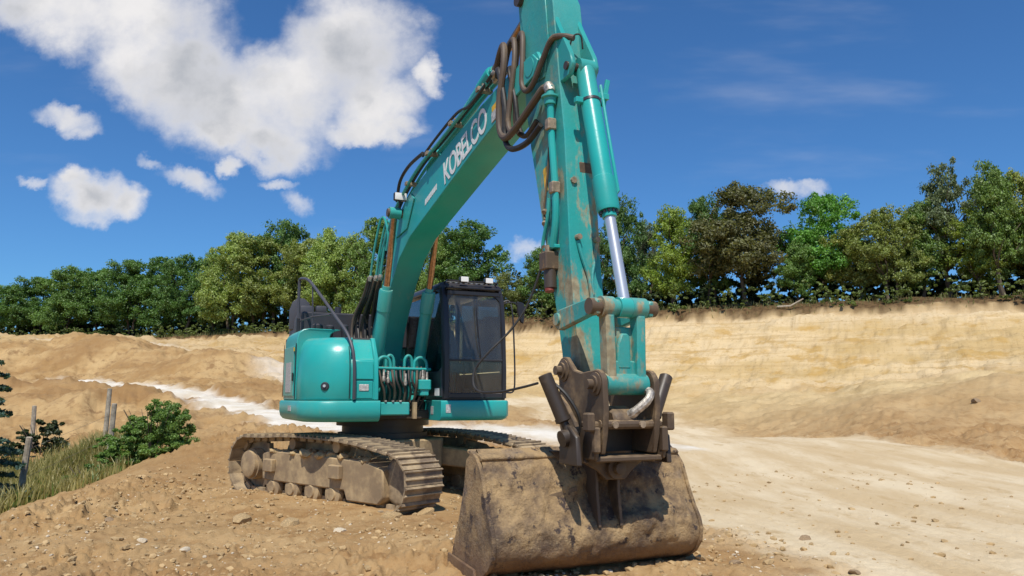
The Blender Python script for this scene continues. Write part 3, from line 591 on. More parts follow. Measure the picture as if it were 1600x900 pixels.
# handrail of the right side steps
g = G(); g.tube(spline([(1.365, -.765, 1.37), (1.375, -.77, 1.68), (1.345, -.785, 1.97), (1.20, -.83, 2.20), (.95, -.91, 2.41), (.58, -1.02, 2.70), (.30, -1.11, 2.92), (.20, -1.15, 3.0), (.08, -1.19, 3.05), (-.10, -1.22, 3.07), (-.15, -1.23, 3.02), (-.16, -1.23, 2.7), (-.16, -1.23, 2.15)], 5), .021, 8)
hr = add(g, 'handrail', 'hood')
g = G(); g.tube([(-.16, -1.23, 2.46), (.25, -1.10, 2.50), (.72, -.96, 2.49)], .012, 6); g.tube([(.26, -1.12, 2.95), (.24, -1.1, 2.5), (.22, -1.1, 2.15)], .012, 6); add(g, 'cross_rail', 'hood', hr)
add(G().box((-.12, -1.235, 2.34), (.06, .05, .34)), 'rail_bracket', 'cabblack', hr, bevel=.01)
# --- cab
CB = empty('cab', (0, 0, 0), 0, EX); lab(CB, 'black framed glazed cab with two roof lamps')
X0, X1, YI, YO, ZB, ZT = -.50, 1.27, .44, 1.36, 1.36, 2.93
add(G().box(((X0+X1)/2, (YI+YO)/2, 1.40), (X1-X0+.04, YO-YI, .09)), 'cab_floor', 'cabblack', CB, bevel=.01)
# front corner posts lean back and round into the roof
def post(y, w, name='cab_post'):
    g = G(); P = [(1.285, y, 1.38), (1.29, y, 1.75), (1.26, y, 2.3), (1.205, y, 2.72), (1.13, y, 2.86), (.98, y, 2.91)]
    secs = []
    for (x, yy, z), (nx, nz) in zip(P, ((1, 0), (1, 0), (1, .06), (.96, .25), (.7, .7), (.2, 1))):
        q = Vector((nx, 0, nz)).normalized()*.045; k = Vector((0, w/2, 0)); c_ = Vector((x, yy, z))
        secs.append([c_+q+k*.6, c_+q-k*.6, c_+q*.4-k, c_-q-k, c_-q+k, c_+q*.4+k])
    g.loft(secs); return add(g, name, 'cabblack', CB, ang=50)
post(YI+.045, .095); post(YO-.03, .075)
for x, y, w in ((.40, YI+.03, .07), (X0+.04, YI+.04, .09), (.25, YO-.03, .08), (X0+.04, YO-.04, .09)): add(G().box((x, y, 2.14), (w, .06, 1.50)), 'cab_post', 'cabblack', CB, bevel=.012)
g = G().loft([[(x, y, z) for x, y in [(1.14-d, YI-.01+d), (1.14-d, YO+.01-d), (X0-.03+d, YO+.01-d), (X0-.03+d, YI-.01+d)]] for z, d in ((2.86, .0), (2.93, .0), (2.965, .03), (2.98, .10))]); rf = add(g, 'cab_roof', 'cabblack', CB, bevel=.03, seg=2)
# roof visor: slatted guard above the windscreen
g = G(); g.box((1.21, (YI+YO)/2, 2.885), (.14, YO-YI-.12, .035)); vis = add(g, 'rain_visor', 'cabblack', CB, bevel=.01)
g = G(); g.tube([(1.10, YI+.08, 2.97), (1.20, YI+.08, 2.985), (1.20, YO-.08, 2.985), (1.10, YO-.08, 2.97)], .014, 8); add(g, 'lamp_rail', 'cabblack', rf)
for y in (.76, 1.13):
    o = add(G().box((1.215, y, 3.005), (.08, .125, .085)), 'roof_lamp', 'cabblack', CB, bevel=.015); add(G().box((1.259, y, 3.005), (.012, .112, .072)), 'lamp_lens', 'lamp', o, bevel=.006)
for k in range(9): add(G().box((1.02, YI+.15+k*.078, 2.99), (.16, .045, .012)), 'roof_vent', 'greylabel', rf)
# windscreen in two panes with a rounded surround, side and rear glass
def pane(name, pts, parent=CB):
    a, b_, c_, d_ = (Vector(p) for p in pts); n_ = (b_-a).cross(d_-a).normalized()*.004
    g = G(); g.loft([[a-n_, b_-n_, c_-n_, d_-n_], [a+n_, b_+n_, c_+n_, d_+n_]]); return add(g, name, 'glass_dusty' if name.startswith('wind') else 'glass', parent, smooth=False)
pane('windscreen_pane', [(1.305, YI+.085, 1.90), (1.305, YO-.06, 1.90), (1.225, YO-.06, 2.80), (1.225, YI+.085, 2.80)])
pane('windscreen_pane', [(1.30, YI+.085, 1.45), (1.30, YO-.06, 1.45), (1.307, YO-.06, 1.885), (1.307, YI+.085, 1.885)])
pane('side_pane', [(.44, YI+.02, 1.75), (1.22, YI+.02, 1.75), (1.14, YI+.02, 2.82), (.44, YI+.02, 2.82)])
pane('side_pane', [(X0+.09, YI+.02, 1.9), (.36, YI+.02, 1.9), (.36, YI+.02, 2.82), (X0+.09, YI+.02, 2.82)])
pane('door_pane', [(.30, YO-.02, 1.75), (1.22, YO-.02, 1.75), (1.14, YO-.02, 2.82), (.30, YO-.02, 2.82)])
pane('door_pane', [(X0+.1, YO-.02, 1.75), (.21, YO-.02, 1.75), (.21, YO-.02, 2.82), (X0+.1, YO-.02, 2.82)])
pane('rear_pane', [(X0+.03, YI+.1, 2.0), (X0+.03, YO-.1, 2.0), (X0+.03, YO-.1, 2.8), (X0+.03, YI+.1, 2.8)])
add(G().box((1.305, (YI+YO)/2+.01, 1.892), (.03, YO-YI-.12, .028)), 'window_bar', 'cabblack', CB, bevel=.005)
add(G().box((1.30, (YI+YO)/2, 1.415), (.035, YO-YI-.02, .07)), 'sill', 'cabblack', CB, bevel=.01)
g = G(); g.prism([(.46, 2.82), (.46, 2.74), (1.16, 2.74), (1.13, 2.82)], YI+.0, YI+.05)
g = G(); g.box((1.245, (YI+YO)/2, 2.815), (.03, YO-YI-.14, .06)); add(g, 'window_header', 'cabblack', CB, bevel=.008)
for y, s_ in ((YI+.13, 1), (YO-.11, -1)): add(G().prism([(y-s_*.06, 2.83), (y+s_*.10, 2.80), (y+s_*.02, 2.775), (y-s_*.035, 2.72), (y-s_*.06, 2.60)], 1.215, 1.25, 'yz'), 'corner_gusset', 'cabblack', CB)
kp = add(G().prism([(-.45, 1.40), (1.30, 1.40), (1.30, 1.52), (1.27, 1.80), (1.12, 1.74), (-.45, 1.74)], YI-.015, YI+.035), 'kick_panel', 'dark', CB, bevel=.01)
lab(add(G().box((1.12, YI-.018, 1.465), (.17, .006, .10)), 'panel_sticker', 'whitepaint', kp), 'torn white sticker')
add(G().box((.4, YO-.015, 1.57), (1.7, .03, .34)), 'cab_door', 'cabblack', CB, bevel=.01)
add(G().box((X0+.03, (YI+YO)/2, 1.68), (.05, YO-YI-.04, .58)), 'rear_panel', 'interior', CB)
# wiper, interior
g = G(); g.tube([(1.318, .99, 1.90), (1.335, .95, 2.1), (1.31, .93, 2.45)], .008, 6); g.tube([(1.318, .94, 2.2), (1.285, .92, 2.62)], .010, 4); add(g, 'wiper', 'cabblack', CB)
st = add(G().box((.25, .90, 1.82), (.50, .50, .14)), 'seat', 'seat', CB, bevel=.04, seg=2)
g = G(); g.loft([[(.03-x, .90-w, z), (.03-x, .90+w, z), (-.09-x, .90+w, z), (-.09-x, .90-w, z)] for z, w, x in ((1.86, .25, 0), (2.2, .25, .06), (2.40, .21, .10), (2.44, .14, .11), (2.62, .13, .13), (2.66, .10, .14))]); add(g, 'seat_back', 'seat', st, bevel=.03, seg=2)
for y in (.60, 1.20):
    c_ = add(G().box((.42, y, 1.88), (.62, .13, .20)), 'console', 'interior', CB, bevel=.03)
    g = G(); g.tube([(.66, y, 1.95), (.70, y, 2.06)], .014, 8); g.lathe((.70, y, 2.05), (.73, y, 2.20), [(0, .02), (.05, .028), (.12, .024), (.15, .012)], 10); add(g, 'joystick', 'interior', c_)
g = G().prism([(1.0, 1.44), (1.24, 1.44), (1.2, 1.62), (1.05, 1.9), (1.0, 1.9)], .50, .64); add(g, 'monitor_stand', 'interior', CB, bevel=.02)
add(G().box((1.06, .55, 2.05), (.05, .18, .14)), 'monitor', 'interior', CB, bevel=.01)
for y in (.84, .98):
    g = G(); g.tube([(1.0, y, 1.44), (1.06, y, 1.62), (1.02, y, 1.95)], .012, 6); g.box((1.08, y, 1.50), (.16, .09, .02)); add(g, 'travel_lever', 'interior', CB)
# mirror and grab rail on the door side
g = G(); g.tube(spline([(1.16, YO+.0, 2.72), (1.20, YO+.10, 2.74), (1.27, YO+.12, 2.55), (1.30, YO+.13, 2.1), (1.31, YO+.135, 1.7), (1.30, YO+.12, 1.48), (1.27, YO+.02, 1.46)], 5), .012, 8); add(g, 'grab_rail', 'cabblack', CB)
g = G(); g.tube(spline([(1.18, YO, 2.70), (1.25, YO+.14, 2.72), (1.26, YO+.22, 2.66)], 4), .010, 6); ma = add(g, 'mirror_arm', 'cabblack', CB)
g = G().loft([[(x, y, z) for y, z in [(YO+.19, 2.74), (YO+.30, 2.72), (YO+.32, 2.62), (YO+.30, 2.42), (YO+.25, 2.44), (YO+.20, 2.58)]] for x in (1.23, 1.27)]); add(g, 'mirror', 'cabblack', ma, bevel=.012)
# --- boom
lo = [(-.13, 1.62), (.10, 1.60), (.20, 1.80), (.27, 2.02), (.38, 2.27), (.60, 2.57), (.92, 2.94), (1.25, 3.22), (1.70, 3.435), (2.30, 3.58), (3.0, 3.745), (3.8, 3.93), (4.5, 4.08), (5.0, 4.17)]
hi = [(5.36, 4.20), (5.40, 4.33), (5.33, 4.43), (5.0, 4.46), (4.6, 4.43), (3.9, 4.36), (2.9, 4.22), (2.2, 4.11), (1.74, 4.02), (1.30, 3.85), (.98, 3.62), (.5, 3.06), (.05, 2.50), (-.22, 2.10), (-.27, 1.80)]
HB = .18
bm_ = add(G().prism(lo+hi, -HB, HB), 'boom', 'teal_boom', bevel=.008)
add(G().cyl((-.05, -.30, 1.78), (-.05, .30, 1.78), .15), 'boom_foot_boss', 'teal', bm_)
for y in (-.40, .30): add(G().prism([(-.35, 1.2), (.45, 1.2), (.20, 1.85), (.05, 1.97), (-.15, 1.97), (-.30, 1.80)], y, y+.05), 'boom_foot_bracket', 'teal', bevel=.01)
# raised side plates (doubling) where cylinder pins pass
for s_ in (-1, 1):
    add(G().prism([(1.15, 3.52), (1.62, 3.56), (1.9, 3.9), (1.75, 4.0), (1.3, 3.84), (1.05, 3.68)], s_*HB, s_*(HB+.018)), 'side_plate', 'teal_boom', bm_, bevel=.006)
    add(G().prism([(4.75, 4.13), (5.30, 4.21), (5.38, 4.33), (5.28, 4.42), (4.9, 4.42)], s_*HB, s_*(HB+.02)), 'side_plate', 'teal_boom', bm_, bevel=.006)
g = G().cyl((1.40, -.40, 3.80), (1.40, .40, 3.80), .055); add(g, 'boom_cylinder_pin', 'steel_dirty', bm_)
# boom cylinders
def cylinder(name, foot, gland, eye, rb, rr_, y, mb, mr, extra=0):
    a = Vector((foot[0], y, foot[1])); b_ = Vector((gland[0], y, gland[1])); c_ = Vector((eye[0], y, eye[1])); L1 = (b_-a).length
    o = add(G().lathe(a, b_, [(0, rb*.9), (.05, rb), (L1-.30, rb), (L1-.29, rb*1.12), (L1-.03, rb*1.14), (L1-.0, rb*1.05), (L1+.0, rr_*1.35), (L1+.05, rr_*1.3)], 22), name, mb)
    add(G().cyl(b_, c_, rr_, seg=16), 'piston_rod', mr, o)
    add(G().cyl(c_-Vector((0, rb*.9, 0)), c_+Vector((0, rb*.9, 0)), rb*.95), 'rod_eye', mb, o)
    add(G().cyl(a-Vector((0, rb*.9, 0)), a+Vector((0, rb*.9, 0)), rb*.95), 'cylinder_eye', mb, o)
    return o
for y in (-.30, .30):
    bc = cylinder('boom_cylinder', (.55, 1.50), (1.09, 2.82), (1.40, 3.80), .083, .042, y, 'teal', 'rodrust')
    lab(bc, 'boom cylinder on the tank side' if y < 0 else 'boom cylinder on the cab side')
# arm cylinder on top of the boom
ac = cylinder('arm_cylinder', (2.35, 4.38), (3.95, 4.80), (4.96, 5.10), .075, .042, 0, 'teal_boom', 'rodrust')
for s_ in (-1, 1): add(G().prism([(2.05, 4.05), (2.7, 4.15), (2.45, 4.44), (2.30, 4.45)], s_*.10-.02, s_*.10+.02), 'cylinder_bracket', 'teal_boom', bm_, bevel=.01)
# pipes along the top of the boom, clamps, work light
tops = [(1.05, 3.80), (1.5, 4.02), (2.2, 4.20), (2.9, 4.31), (3.9, 4.45), (4.35, 4.50)]
for i, y in enumerate((-.235, -.175, -.12, .12, .2)):
    dz = (.0, .05, .03, .03, 0)[i]
    P = [(x, y, z+dz+(.02 if k == 2 else 0)) for k, (x, z) in enumerate(tops)]
    g = G(); g.tube(spline([(.55, y-.02, 3.30+dz)]+P, 5), .020 if i % 2 == 0 else .026, 8); add(g, 'boom_pipe', 'teal_boom' if i != 1 else 'rubber', bm_)
for x, z in ((1.75, 4.10), (2.55, 4.27), (3.35, 4.38), (4.15, 4.48)):
    for yy in (-.185, .15): add(G().box((x, yy, z+.02), (.07, .17, .05)), 'pipe_clamp', 'bolt', bm_, bevel=.006)
    add(G().cyl((x, -.20, z), (x, -.20, z+.09), .013, seg=8), 'clamp_bolt', 'bolt', bm_)
g = G(); g.tube(spline([(1.30, -.24, 3.98), (1.45, -.25, 4.22), (1.8, -.24, 4.34), (2.3, -.22, 4.37)], 6), .022, 8); add(g, 'boom_hose', 'rubber', bm_)
g = G(); g.tube(spline([(2.3, -.22, 4.33), (2.9, -.24, 4.40), (3.5, -.235, 4.47), (4.0, -.26, 4.40), (4.45, -.23, 4.55)], 6), .016, 8); add(g, 'boom_hose', 'rubber', bm_)
# teal pipe bundle standing up behind the boom knee, black hoses dropping from it into the deck
for k, (x0, y0, x1, z1) in enumerate(((.42, -.34, .75, 3.86), (.50, -.28, .80, 3.80), (.58, -.24, .84, 3.72), (.40, -.22, .70, 3.78))):
    g = G(); g.tube(spline([(x0-.02, y0, 3.08), (x0+.12, y0, 3.40), (x1-.02, y0+.02, z1-.08), (x1+.04, y0+.04, z1), (x1+.12, y0+.06, z1-.03), (x1+.16, y0+.10, z1-.25), (x1+.08, y0+.10, 3.40)], 5), .017, 8); add(g, 'riser_pipe', 'teal', bm_)
    add(G().lathe((x0-.04, y0, 3.03), (x0, y0, 3.12), [(0, .030), (.03, .034), (.06, .034), (.08, .024)], 8), 'hose_fitting', 'greysteel', bm_)
for k in range(8):
    x0 = .36+.03*(k % 4); y0 = -.36+.025*k; g = G()
    g.tube(spline([(x0, y0, 3.08), (x0-.16, y0-.02, 2.85), (-.02-.05*(k % 3), y0-.10+.02*k, 2.55), (-.05-.06*(k % 2), y0-.12+.025*k, 2.30), (.02, y0-.1+.02*k, 2.12)], 6), .019, 8); add(g, 'black_hose', 'rubber' if k % 3 else 'dusty_hose', bm_)
g = G().box((1.50, -.26, 4.00), (.06, .17, .11)); wl = add(g, 'boom_lamp', 'cabblack', bm_, bevel=.012); add(G().box((1.537, -.26, 4.00), (.014, .155, .095)), 'lamp_lens', 'lamp', wl, bevel=.02, seg=2)
add(G().tube([(1.47, -.25, 3.86), (1.48, -.26, 3.96)], .014, 6), 'lamp_bracket', 'cabblack', wl)
# lettering
def letters(txt, size, org, xa, ya, mat, parent, name, sx_=1.0, bold=0.0):
    cu = bpy.data.curves.new('txt', 'FONT'); cu.body = txt; cu.size = size; cu.extrude = .0015; cu.offset = bold; cu.space_character = .92
    ob = bpy.data.objects.new('txt', cu); COL.objects.link(ob); dg = bpy.context.evaluated_depsgraph_get(); dg.update()
    me = bpy.data.meshes.new_from_object(ob.evaluated_get(dg)); bpy.data.objects.remove(ob)
    xa = Vector(xa).normalized(); ya = Vector(ya); ya = (ya-xa*ya.dot(xa)).normalized(); n_ = xa.cross(ya)
    for v in me.vertices: v.co = Vector(org)+xa*(v.co.x*sx_)+ya*v.co.y+n_*v.co.z
    me.materials.clear(); o = link_mesh(name, me, M[mat], parent); return o
letters('KOBELCO', .375, (2.98, -HB-.004, 3.80), (1, 0, .232), (0, 0, 1), 'whitepaint', bm_, 'lettering', sx_=.80, bold=.006)
for k in range(7): add(G().prism([(2.30+k*.062+q*.0, 3.715+k*.0149+h) if False else (2.30+k*.062+q, 3.712+(k*.062+q)*.24+h) for q, h in ((0, 0), (.046, 0), (.052, .07), (.006, .07))], -HB-.004, -HB-.001), 'model_lettering', 'whitepaint', bm_)
g = G().prism([(4.36, 4.09), (4.60, 4.145), (4.58, 4.31), (4.34, 4.255)], -HB-.004, -HB-.001); yl = add(g, 'boom_label', 'yellow', bm_)
add(G().prism([(4.345, 4.09), (4.45, 4.11), (4.44, 4.21), (4.335, 4.19)], -HB-.007, -HB-.005), 'label_print', 'greylabel', yl)
# boom-foot pipe elbows and their hoses
for y0, y1, x0, zt in ((-.36, -.18, .95, 1.93), (-.20, -.09, .80, 1.96), (.06, .17, .80, 1.96), (.15, .33, .95, 1.93)):
    a_, c_ = (y0, y1)
    g = G(); g.tube(spline([(x0, a_, 1.45), (x0, a_, zt-.12), (x0, a_+(c_-a_)*.15, zt-.03), (x0, (a_+c_)/2, zt), (x0, c_-(c_-a_)*.15, zt-.03), (x0, c_, zt-.12), (x0, c_, 1.60)], 5), .022, 8); add(g, 'pipe_elbow', 'teal')
add(G().tube([(.97, -.42, 1.78), (.97, .38, 1.77)], .020, 8), 'cross_pipe', 'teal')
for k in range(12):
    y0 = -.34+k*.06; g = G(); g.tube(spline([(.93, y0, 1.80), (1.02+.03*(k % 2), y0*.9-.02, 1.62), (1.0, y0*.8+.03*(k % 3), 1.45), (.9, y0*.7, 1.24)], 5), .017, 8); add(g, 'valve_hose', 'rubber' if k % 3 else 'dusty_hose')
for y, z in ((-.3, 1.60), (-.24, 1.58), (.24, 1.60), (.30, 1.57), (.0, 1.55)): add(G().lathe((1.05, y, z), (1.03, y+.01, z+.16), [(0, .018), (.02, .024), (.06, .024), (.07, .016), (.16, .014)], 8), 'hose_fitting', 'greysteel')
vb = add(G().box((1.02, .27, 1.56), (.14, .17, .14)).box((1.02, .27, 1.46), (.10, .12, .10)), 'valve_block', 'teal', bevel=.015)
add(G().box((1.02, -.17, 1.245), (.30, .40, .17)), 'valve_tray', 'teal', bevel=.015)
for y in (-.3, -.2, -.1): add(G().cyl((1.17, y, 1.335), (1.17, y, 1.355), .018, seg=8), 'tray_bolt', 'greysteel')
add(G().box((1.0, .15, 1.22), (.06, .05, .22)), 'tray_strut', 'mudframe')
g = G().box((.45, 0, 1.25), (.5, .8, .2)); add(g, 'swing_motor_base', 'steel_dark', bevel=.02)
# --- arm
rear = [(5.78, 1.46), (5.70, 1.55), (5.67, 1.75), (5.59, 2.07), (5.38, 2.74), (5.23, 3.26), (5.12, 3.62), (5.02, 4.05), (4.98, 4.45), (4.90, 4.85), (4.86, 5.12), (4.92, 5.24)]
frnt = [(5.06, 5.26), (5.40, 5.10), (5.56, 4.82), (5.62, 4.40), (5.66, 4.10), (5.75, 3.55), (5.79, 3.0), (5.82, 2.55), (5.87, 2.15), (5.95, 1.75), (5.97, 1.58), (5.90, 1.46)]
HA = .14
ar = add(G().prism(rear+frnt, -HA, HA), 'arm', 'teal_arm', bevel=.008)
add(G().cyl((5.22, -.205, 4.32), (5.22, .205, 4.32), .085), 'arm_pivot', 'teal_boom', ar)
add(G().cyl((4.96, -.20, 5.10), (4.96, .20, 5.10), .07), 'arm_end_pin', 'steel_dark', ar)
for s_ in (-1, 1):
    add(G().prism([(4.90, 5.18), (5.05, 4.5), (5.18, 4.18), (5.42, 4.16), (5.50, 4.45), (5.42, 5.02), (5.06, 5.22)], s_*HA, s_*(HA+.014)), 'side_plate', 'teal_arm', ar, bevel=.005)
    # lugs that carry the bucket cylinder
    add(G().prism([(5.50, 4.80), (5.64, 4.55), (5.84, 4.22), (5.87, 4.12), (5.82, 4.03), (5.66, 4.02), (5.60, 4.3)], s_*.11-.022, s_*.11+.022), 'cylinder_lug', 'teal_clean', ar, bevel=.01)
add(G().cyl((5.79, -.15, 4.12), (5.79, .15, 4.12), .035), 'lug_pin', 'steel_dark', ar)
g = G(); g.tube(spline([(5.66, -.04, 4.33), (5.70, -.02, 4.44), (5.74, .03, 4.44), (5.72, .06, 4.33)], 5), .008, 6); add(g, 'lifting_eye', 'rubber', ar)
# bucket cylinder
bk = cylinder('bucket_cylinder', (5.80, 4.12), (6.135, 2.82), (6.34, 2.05), .080, .044, .03, 'teal_clean', 'chrome')
for q in (.25, .62):
    p_ = Vector((5.80, .03, 4.12))+(Vector((6.135, .03, 2.82))-Vector((5.80, .03, 4.12)))*q; d_ = Vector((.335, 0, -1.30)).normalized()
    if q < .5:
        add(G().lathe(p_-d_*.012, p_+d_*.012, [(0, .08), (0, .086), (.024, .086), (.024, .08)], 22), 'clamp_band', 'dark', bk)
        add(G().box(p_+Vector((.02, .11, .06)), (.04, .10, .05)).bar(p_+Vector((0, .12, -.02)), p_+Vector((0, .17, .22)), .025, .04), 'pipe_bracket', 'teal_clean', bk, bevel=.004)
        add(G().box(p_+Vector((.0, -.11, 0)), (.05, .07, .05)), 'pipe_bracket', 'teal_clean', bk, bevel=.006)
g = G(); g.tube([(5.90, .12, 3.95), (6.0, .125, 3.5), (6.12, .13, 3.0), (6.10, .10, 2.95)], .014, 8); add(g, 'cylinder_pipe', 'teal_clean', bk)
e_ = Vector((6.135, .03, 2.82))
for k in range(12):
    a = 2*math.pi*k/12; add(G().box(e_+Vector((math.cos(a)*.065*.97-.0, math.sin(a)*.065, math.cos(a)*.065*.25-.012)), (.018, .018, .02)), 'gland_bolt', 'dark', bk)
# pipes, valve and brackets on the side and face of the arm
g = G(); g.tube(spline([(5.60, -.19, 3.86), (5.61, -.19, 3.6), (5.66, -.19, 3.2), (5.68, -.19, 2.98), (5.66, -.185, 2.80), (5.60, -.18, 2.62)], 5), .030, 10); add(g, 'arm_pipe', 'teal_clean', ar)
g = G(); g.tube(spline([(5.52, -.17, 3.05), (5.50, -.17, 2.9), (5.42, -.17, 2.72), (5.40, -.17, 2.64)], 5), .016, 8); add(g, 'arm_pipe', 'teal', ar)
for x, z in ((5.61, 3.66), (5.67, 3.10)): add(G().box((x, -.195, z), (.075, .08, .10)), 'pipe_clamp', 'bolt', ar, bevel=.01)
add(G().lathe((5.595, -.19, 3.84), (5.59, -.19, 4.0), [(0, .05), (.05, .055), (.06, .075), (.075, .075), (.085, .04), (.16, .038)], 16), 'pipe_flange', 'teal', ar)
add(G().box((5.55, -.165, 2.62), (.22, .05, .03)), 'valve_shelf', 'teal', ar, bevel=.005)
sv = add(G().box((5.56, -.19, 2.505), (.13, .13, .15)), 'shut_off_valve', 'steel_dirty', ar, bevel=.01)
add(G().cyl((5.57, -.19, 2.43), (5.58, -.19, 2.28), .052), 'valve_body', 'steel_dark', sv); add(G().cyl((5.575, -.2, 2.30), (5.585, -.2, 2.25), .040), 'valve_cap', simple('red_brown_cap', (.20, .035, .02), .5), sv)
add(G().cyl((5.545, -.19, 2.58), (5.545, -.19, 2.64), .03), 'valve_neck', 'bolt', sv)
add(G().box((5.44, -.165, 2.60), (.04, .05, .12)), 'hose_bracket', 'steel_dirty', ar)
add(G().box((5.745, .05, 3.27), (.06, .14, .10)).box((5.735, -.03, 3.27), (.05, .05, .13)), 'pipe_clamp', 'steel_dirty', ar, bevel=.01)
add(G().cyl((5.76, -.08, 3.15), (5.80, -.08, 3.15), .028, seg=8), 'face_bolt', 'bolt', ar)
for y, z in ((-.07, 2.67), (.10, 2.66)): add(G().cyl((5.79, y, z), (5.86, y, z), .024, seg=10), 'face_bolt', 'bolt', ar)
g = G(); g.tube(spline([(5.825, -.07, 2.64), (5.845, -.04, 2.50), (5.865, .0, 2.36), (5.88, .01, 2.25), (5.90, .02, 2.08)], 5), .016, 8); add(g, 'grease_pipe', 'teal_link', ar)
g = G(); g.tube(spline([(5.825, .10, 2.62), (5.845, .07, 2.48), (5.865, .035, 2.36), (5.885, .03, 2.2)], 5), .014, 8); add(g, 'grease_pipe', 'teal_link', ar)
lab(add(G().prism([(5.365, 3.34), (5.43, 3.36), (5.455, 3.14), (5.40, 3.12)], -HA-.003, -HA-.001), 'arm_label', 'yellow', ar), 'faded yellow warning label')
g = G(); g.tube(spline([(5.50, -.155, 3.5), (5.49, -.16, 3.3), (5.44, -.16, 3.1), (5.42, -.165, 2.96), (5.45, -.17, 2.88)], 5), .010, 6); add(g, 'thin_hose', 'steel_dirty', ar)
for z in (2.96, 2.86): add(G().lathe((5.44, -.16, z), (5.47, -.2, z-.03), [(0, .02), (.02, .026), (.04, .02)], 8), 'hose_fitting', 'bolt', ar)
# big hose loops between boom end and arm
def hose(pts, r, mat='dusty_hose', name='jumper_hose'):
    g = G(); g.tube(spline(pts, 7), r, 10); return add(g, name, mat)
hose([(4.42, -.18, 4.58), (4.58, -.20, 4.72), (4.74, -.235, 4.72), (4.80, -.26, 4.5), (4.72, -.27, 4.15), (4.74, -.27, 3.88), (4.88, -.27, 3.76), (5.1, -.25, 3.82), (5.36, -.22, 3.95), (5.50, -.20, 4.02), (5.58, -.19, 3.97)], .033)
hose([(4.45, -.10, 4.60), (4.66, -.14, 4.76), (4.85, -.18, 4.74), (4.93, -.21, 4.5), (4.88, -.23, 4.15), (4.86, -.24, 3.9), (4.97, -.24, 3.80), (5.2, -.22, 3.9), (5.40, -.19, 4.02)], .026)
hose([(4.5, .0, 4.60), (4.80, -.10, 4.78), (5.02, -.17, 4.72), (5.08, -.20, 4.42), (5.08, -.205, 4.22), (5.16, -.20, 4.12), (5.30, -.20, 4.14), (5.46, -.18, 4.32), (5.58, -.16, 4.44), (5.70, -.12, 4.42), (5.78, -.06, 4.38)], .026)
hose([(4.40, -.15, 4.55), (4.66, -.25, 4.5), (4.80, -.25, 4.1), (4.80, -.25, 3.80), (4.94, -.25, 3.64), (5.2, -.22, 3.62), (5.42, -.19, 3.72)], .028, 'rubber')
for k in range(4): hose([(4.5, -.05+.04*k, 4.56), (4.75, -.12-.02*k, 4.5), (4.86+.02*k, -.17-.01*k, 4.15), (4.9+.02*k, -.18, 3.86), (5.1, -.18, 3.72), (5.3, -.17, 3.8)], .022, 'rubber' if k % 2 else 'dusty_hose')
for x, y, z in ((4.42, -.18, 4.58), (4.45, -.10, 4.60), (4.40, -.15, 4.55)): add(G().lathe((x-.06, y, z-.03), (x+.04, y, z+.02), [(0, .03), (.03, .042), (.07, .042), (.10, .036)], 10), 'hose_fitting', 'greysteel')
add(G().lathe((5.56, -.19, 4.03), (5.60, -.19, 3.95), [(0, .040), (.04, .048), (.09, .044)], 12), 'hose_fitting', 'greysteel')
# thin hose that swings from the arm past the cab down to the tilt hitch
hose([(5.44, -.17, 2.60), (5.42, -.22, 2.4), (5.36, -.30, 2.15), (5.30, -.42, 1.95), (5.22, -.60, 1.75), (5.16, -.68, 1.62), (5.18, -.70, 1.50), (5.28, -.68, 1.44), (5.5, -.60, 1.44), (5.75, -.54, 1.47), (5.95, -.50, 1.50)], .010, 'rubber', 'hitch_hose')
# --- bucket linkage
for s_ in (-1, 1):
    g = G(); P0, P1 = Vector((5.83, 0, 2.0)), Vector((6.34, 0, 2.05))
    g.prism([(5.76, 1.94), (5.83, 1.91), (6.28, 1.985), (6.38, 1.985), (6.40, 2.10), (6.30, 2.12), (5.82, 2.075), (5.76, 2.05)], s_*.20, s_*.255); sl = add(g, 'side_link', 'teal_link', bevel=.012)
    add(G().cyl((5.82, s_*.19, 2.0), (5.82, s_*.275, 2.0), .048), 'link_pin', 'teal_link', sl); add(G().cyl((6.34, s_*.19, 2.05), (6.34, s_*.285, 2.05), .060), 'link_pin', 'steel_dirty', sl)
lk2 = add(G().lathe((6.34, -.19, 2.05), (6.34, .19, 2.05), [(0, .055), (0, .078), (.10, .078), (.10, .06), (.25, .06), (.25, .078), (.38, .078), (.38, .055)], 20), 'bucket_link', 'teal_link')
for s_ in (-1, 1): add(G().bar((6.34, s_*.135, 2.02), (6.345, s_*.125, 1.52), .075, .11, up=(1, 0, 0)).box((6.39, s_*.135, 1.76), (.02, .06, .46)), 'link_rib', 'teal_link', lk2, bevel=.012)
add(G().box((6.325, 0, 1.60), (.06, .22, .12)).box((6.30, 0, 1.74), (.03, .24, .34)), 'link_web', 'teal_link', lk2, bevel=.01)
add(G().prism([(-.055, 1.60), (.06, 1.60), (.055, 1.83), (.04, 1.86), (-.02, 1.86), (-.05, 1.78)], 6.31, 6.36, 'yz'), 'web_pad', 'teal_link', lk2, bevel=.012)
add(G().lathe((6.345, -.175, 1.49), (6.345, .175, 1.49), [(0, .06), (0, .078), (.35, .078), (.35, .06)], 22), 'link_tube', 'teal_link', lk2)
